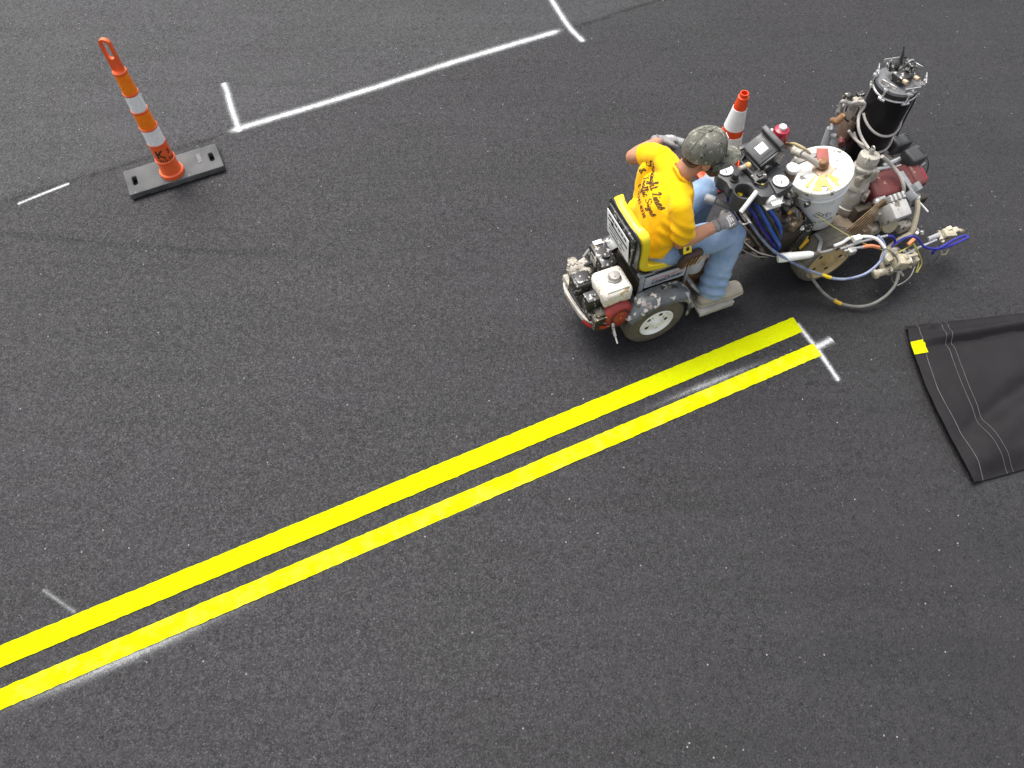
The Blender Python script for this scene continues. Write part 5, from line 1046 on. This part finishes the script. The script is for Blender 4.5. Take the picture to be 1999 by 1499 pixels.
# paint gun arm: white handle, silver arm, orange tube
mb = MB(); a_, b_ = S(1519, 504, .375), S(1586, 496, .40); mb.limb([a_, a_.lerp(b_, .2), a_.lerp(b_, .85), b_], [.027, .028, .022, .016], None, 16, cap=(.15, .5)); ga = part("white_grip", WHITE, mb)
hose("gun_arm", STEEL, [(1584, 496, .40), (1602, 493, .40), (1622, 488, .41), (1640, 478, .43)], .010); part("gun_arm_strap", GREYM, MB().bar(S(1598, 492, .395), S(1603, 470, .38), .022, .008).bar(S(1603, 470, .38), S(1592, 456, .36), .022, .008))
hose("silver_arm", WHITE, [(1628, 480, .44), (1645, 473, .45), (1660, 464, .46), (1685, 462, .46), (1702, 463, .45), (1716, 470, .43), (1727, 484, .40)], .0095)
hose("silver_arm", SILVER, [(1640, 486, .43), (1668, 476, .44), (1695, 468, .44), (1732, 460, .42)], .008); part("arm_clamp", WHITE, MB().box(S(1673, 466, .465), (.05, .035, .035), .006)); part("arm_clamp", STEEL, MB().box(S(1662, 490, .42), (.045, .04, .035), .006))
hose("orange_tube", ORNG, [(1684, 482, .42), (1700, 480, .42), (1716, 483, .40)], .011); hose("silver_arm", SILVER, [(1648, 490, .42), (1666, 485, .43), (1686, 482, .42)], .009); hose("thin_wire", STEEL, [(1642, 503, .34), (1652, 499, .36), (1662, 494, .38)], .0035, 5)
hose("thin_wire", CABLE, [(1716, 483, .40), (1735, 488, .36), (1748, 500, .30), (1757, 525, .20), (1748, 530, .2)], .004, 5)
# spray gun cluster on the right
GUN = grimy("cream_crusted_gun", (.50, .45, .33), (.34, .30, .22), .55, scale=20, spots=[((.62, .60, .54), 26, .60), ((.14, .10, .06), 24, .60)], bump=.6)
mb = MB(); mb.box(S(1758, 512, .22), (.10, .075, .09), .01, rot=(10, 12, -14)); mb.box(S(1745, 494, .24), (.06, .05, .06), .008); mb.cyl(S(1712, 534, .16), S(1742, 524, .20), .024, bev=.004); mb.cyl(S(1704, 537, .15), S(1714, 533, .16), .030, bev=.008); mb.box(S(1770, 510, .24), (.05, .03, .03), .005); mb.cyl(S(1765, 502, .26), S(1790, 497, .24), .010); mb.box(S(1783, 508, .18), (.05, .05, .05), .01); mb.cyl(S(1755, 520, .20), S(1752, 545, .12), .011); mb.cyl(S(1756, 528, .17), S(1763, 538, .14), .007); mb.box(S(1733, 505, .25), (.05, .06, .04), .008)
random.seed(9)
for k in range(10): p = S(1735 + random.uniform(0, 50), 490 + random.uniform(0, 34), random.uniform(.20, .27)); mb.cyl(p, p + V((random.uniform(-.04, .04), random.uniform(-.04, .04), random.uniform(-.01, .03))), random.uniform(.006, .012), n=8)
part("spray_gun", GUN, mb)
hose("tan_hose", BEIGE, [(1790, 388, .42), (1791, 405, .40), (1788, 425, .36), (1783, 445, .31), (1778, 456, .28)], .0165, 10); part("tan_hose_end", WHITE, MB().ball(S(1790, 385, .43), .020, 12)); hose("tan_hose", BEIGE, [(1778, 456, .28), (1760, 465, .26), (1742, 478, .25), (1728, 492, .24), (1722, 510, .22), (1724, 525, .18), (1734, 532, .16), (1746, 524, .18)], .0165, 10)
hose("dark_blue_loop", BLUED, [(1735, 460, .42), (1744, 463, .40), (1747, 473, .36), (1742, 481, .34), (1750, 474, .33), (1768, 464, .33), (1782, 461, .34), (1793, 467, .32), (1800, 478, .28), (1815, 485, .25), (1840, 484, .24), (1868, 474, .24), (1888, 464, .24), (1884, 460, .245), (1862, 468, .25), (1838, 482, .25), (1824, 489, .22), (1820, 496, .19)], .0075)
for off in (0, 6): hose("yellow_wire", YWIRE, [(1783, 474, .30), (1787 + off * .5, 486, .26), (1790 + off, 500, .20), (1793 + off, 515, .14), (1788 + off * .3, 532, .10)], .004, 5)
hose("yellow_wire", YWIRE, [(1782, 476, .30), (1770, 484, .28), (1755, 492, .28)], .004, 5); hose("yellow_wire", CABLEL, [(1786, 520, .16), (1778, 538, .13), (1765, 550, .10), (1752, 557, .13)], .0035, 5); hose("yellow_wire", CABLE, [(1740, 532, .18), (1741, 545, .13), (1745, 552, .12)], .003, 5)
part("orange_clip", grimy("orange_clip", (.62, .20, .06), (.5, .16, .05), .5), MB().bar(S(1772, 478, .31), S(1785, 466, .33), .022, .018, .004))
# forward gun at the end of its arm
mb = MB(); mb.cyl(S(1765, 497, .25), S(1790, 485, .25), .010); mb.cyl(S(1788, 486, .25), S(1828, 468, .25), .008); mb.cyl(S(1811, 467, .26), S(1833, 458, .26), .015, bev=.003); part("forward_arm", SILVER, mb)
mb = MB(); mb.box(S(1848, 459, .22), (.085, .06, .07), .008, rot=(8, 10, -10)); mb.cyl(S(1832, 452, .25), S(1838, 468, .25), .012); mb.box(S(1862, 452, .22), (.05, .04, .05), .01); mb.cyl(S(1866, 450, .22), S(1880, 451, .21), .014, bev=.003); mb.box(S(1852, 447, .25), (.04, .03, .03), .008); mb.cyl(S(1840, 470, .22), S(1836, 482, .16), .012); mb.tube([S(1838, 490, .12), S(1838, 496, .10), S(1845, 496, .10), S(1852, 486, .12)], .006, 6); mb.box(S(1858, 466, .20), (.04, .035, .02), .006)
part("forward_spray_gun", GUN, mb)
part("gun_knob", WHITE, MB().ball(S(1790, 455, .30), .012, 10)); part("gun_bolt", STEEL, MB().cyl(S(1799, 450, .28), S(1799, 458, .26), .014, bev=.003))
hose("thin_wire", BLACK, [(1833, 496, .12), (1826, 508, .06), (1812, 518, .03), (1808, 521, .012)], .002, 5)
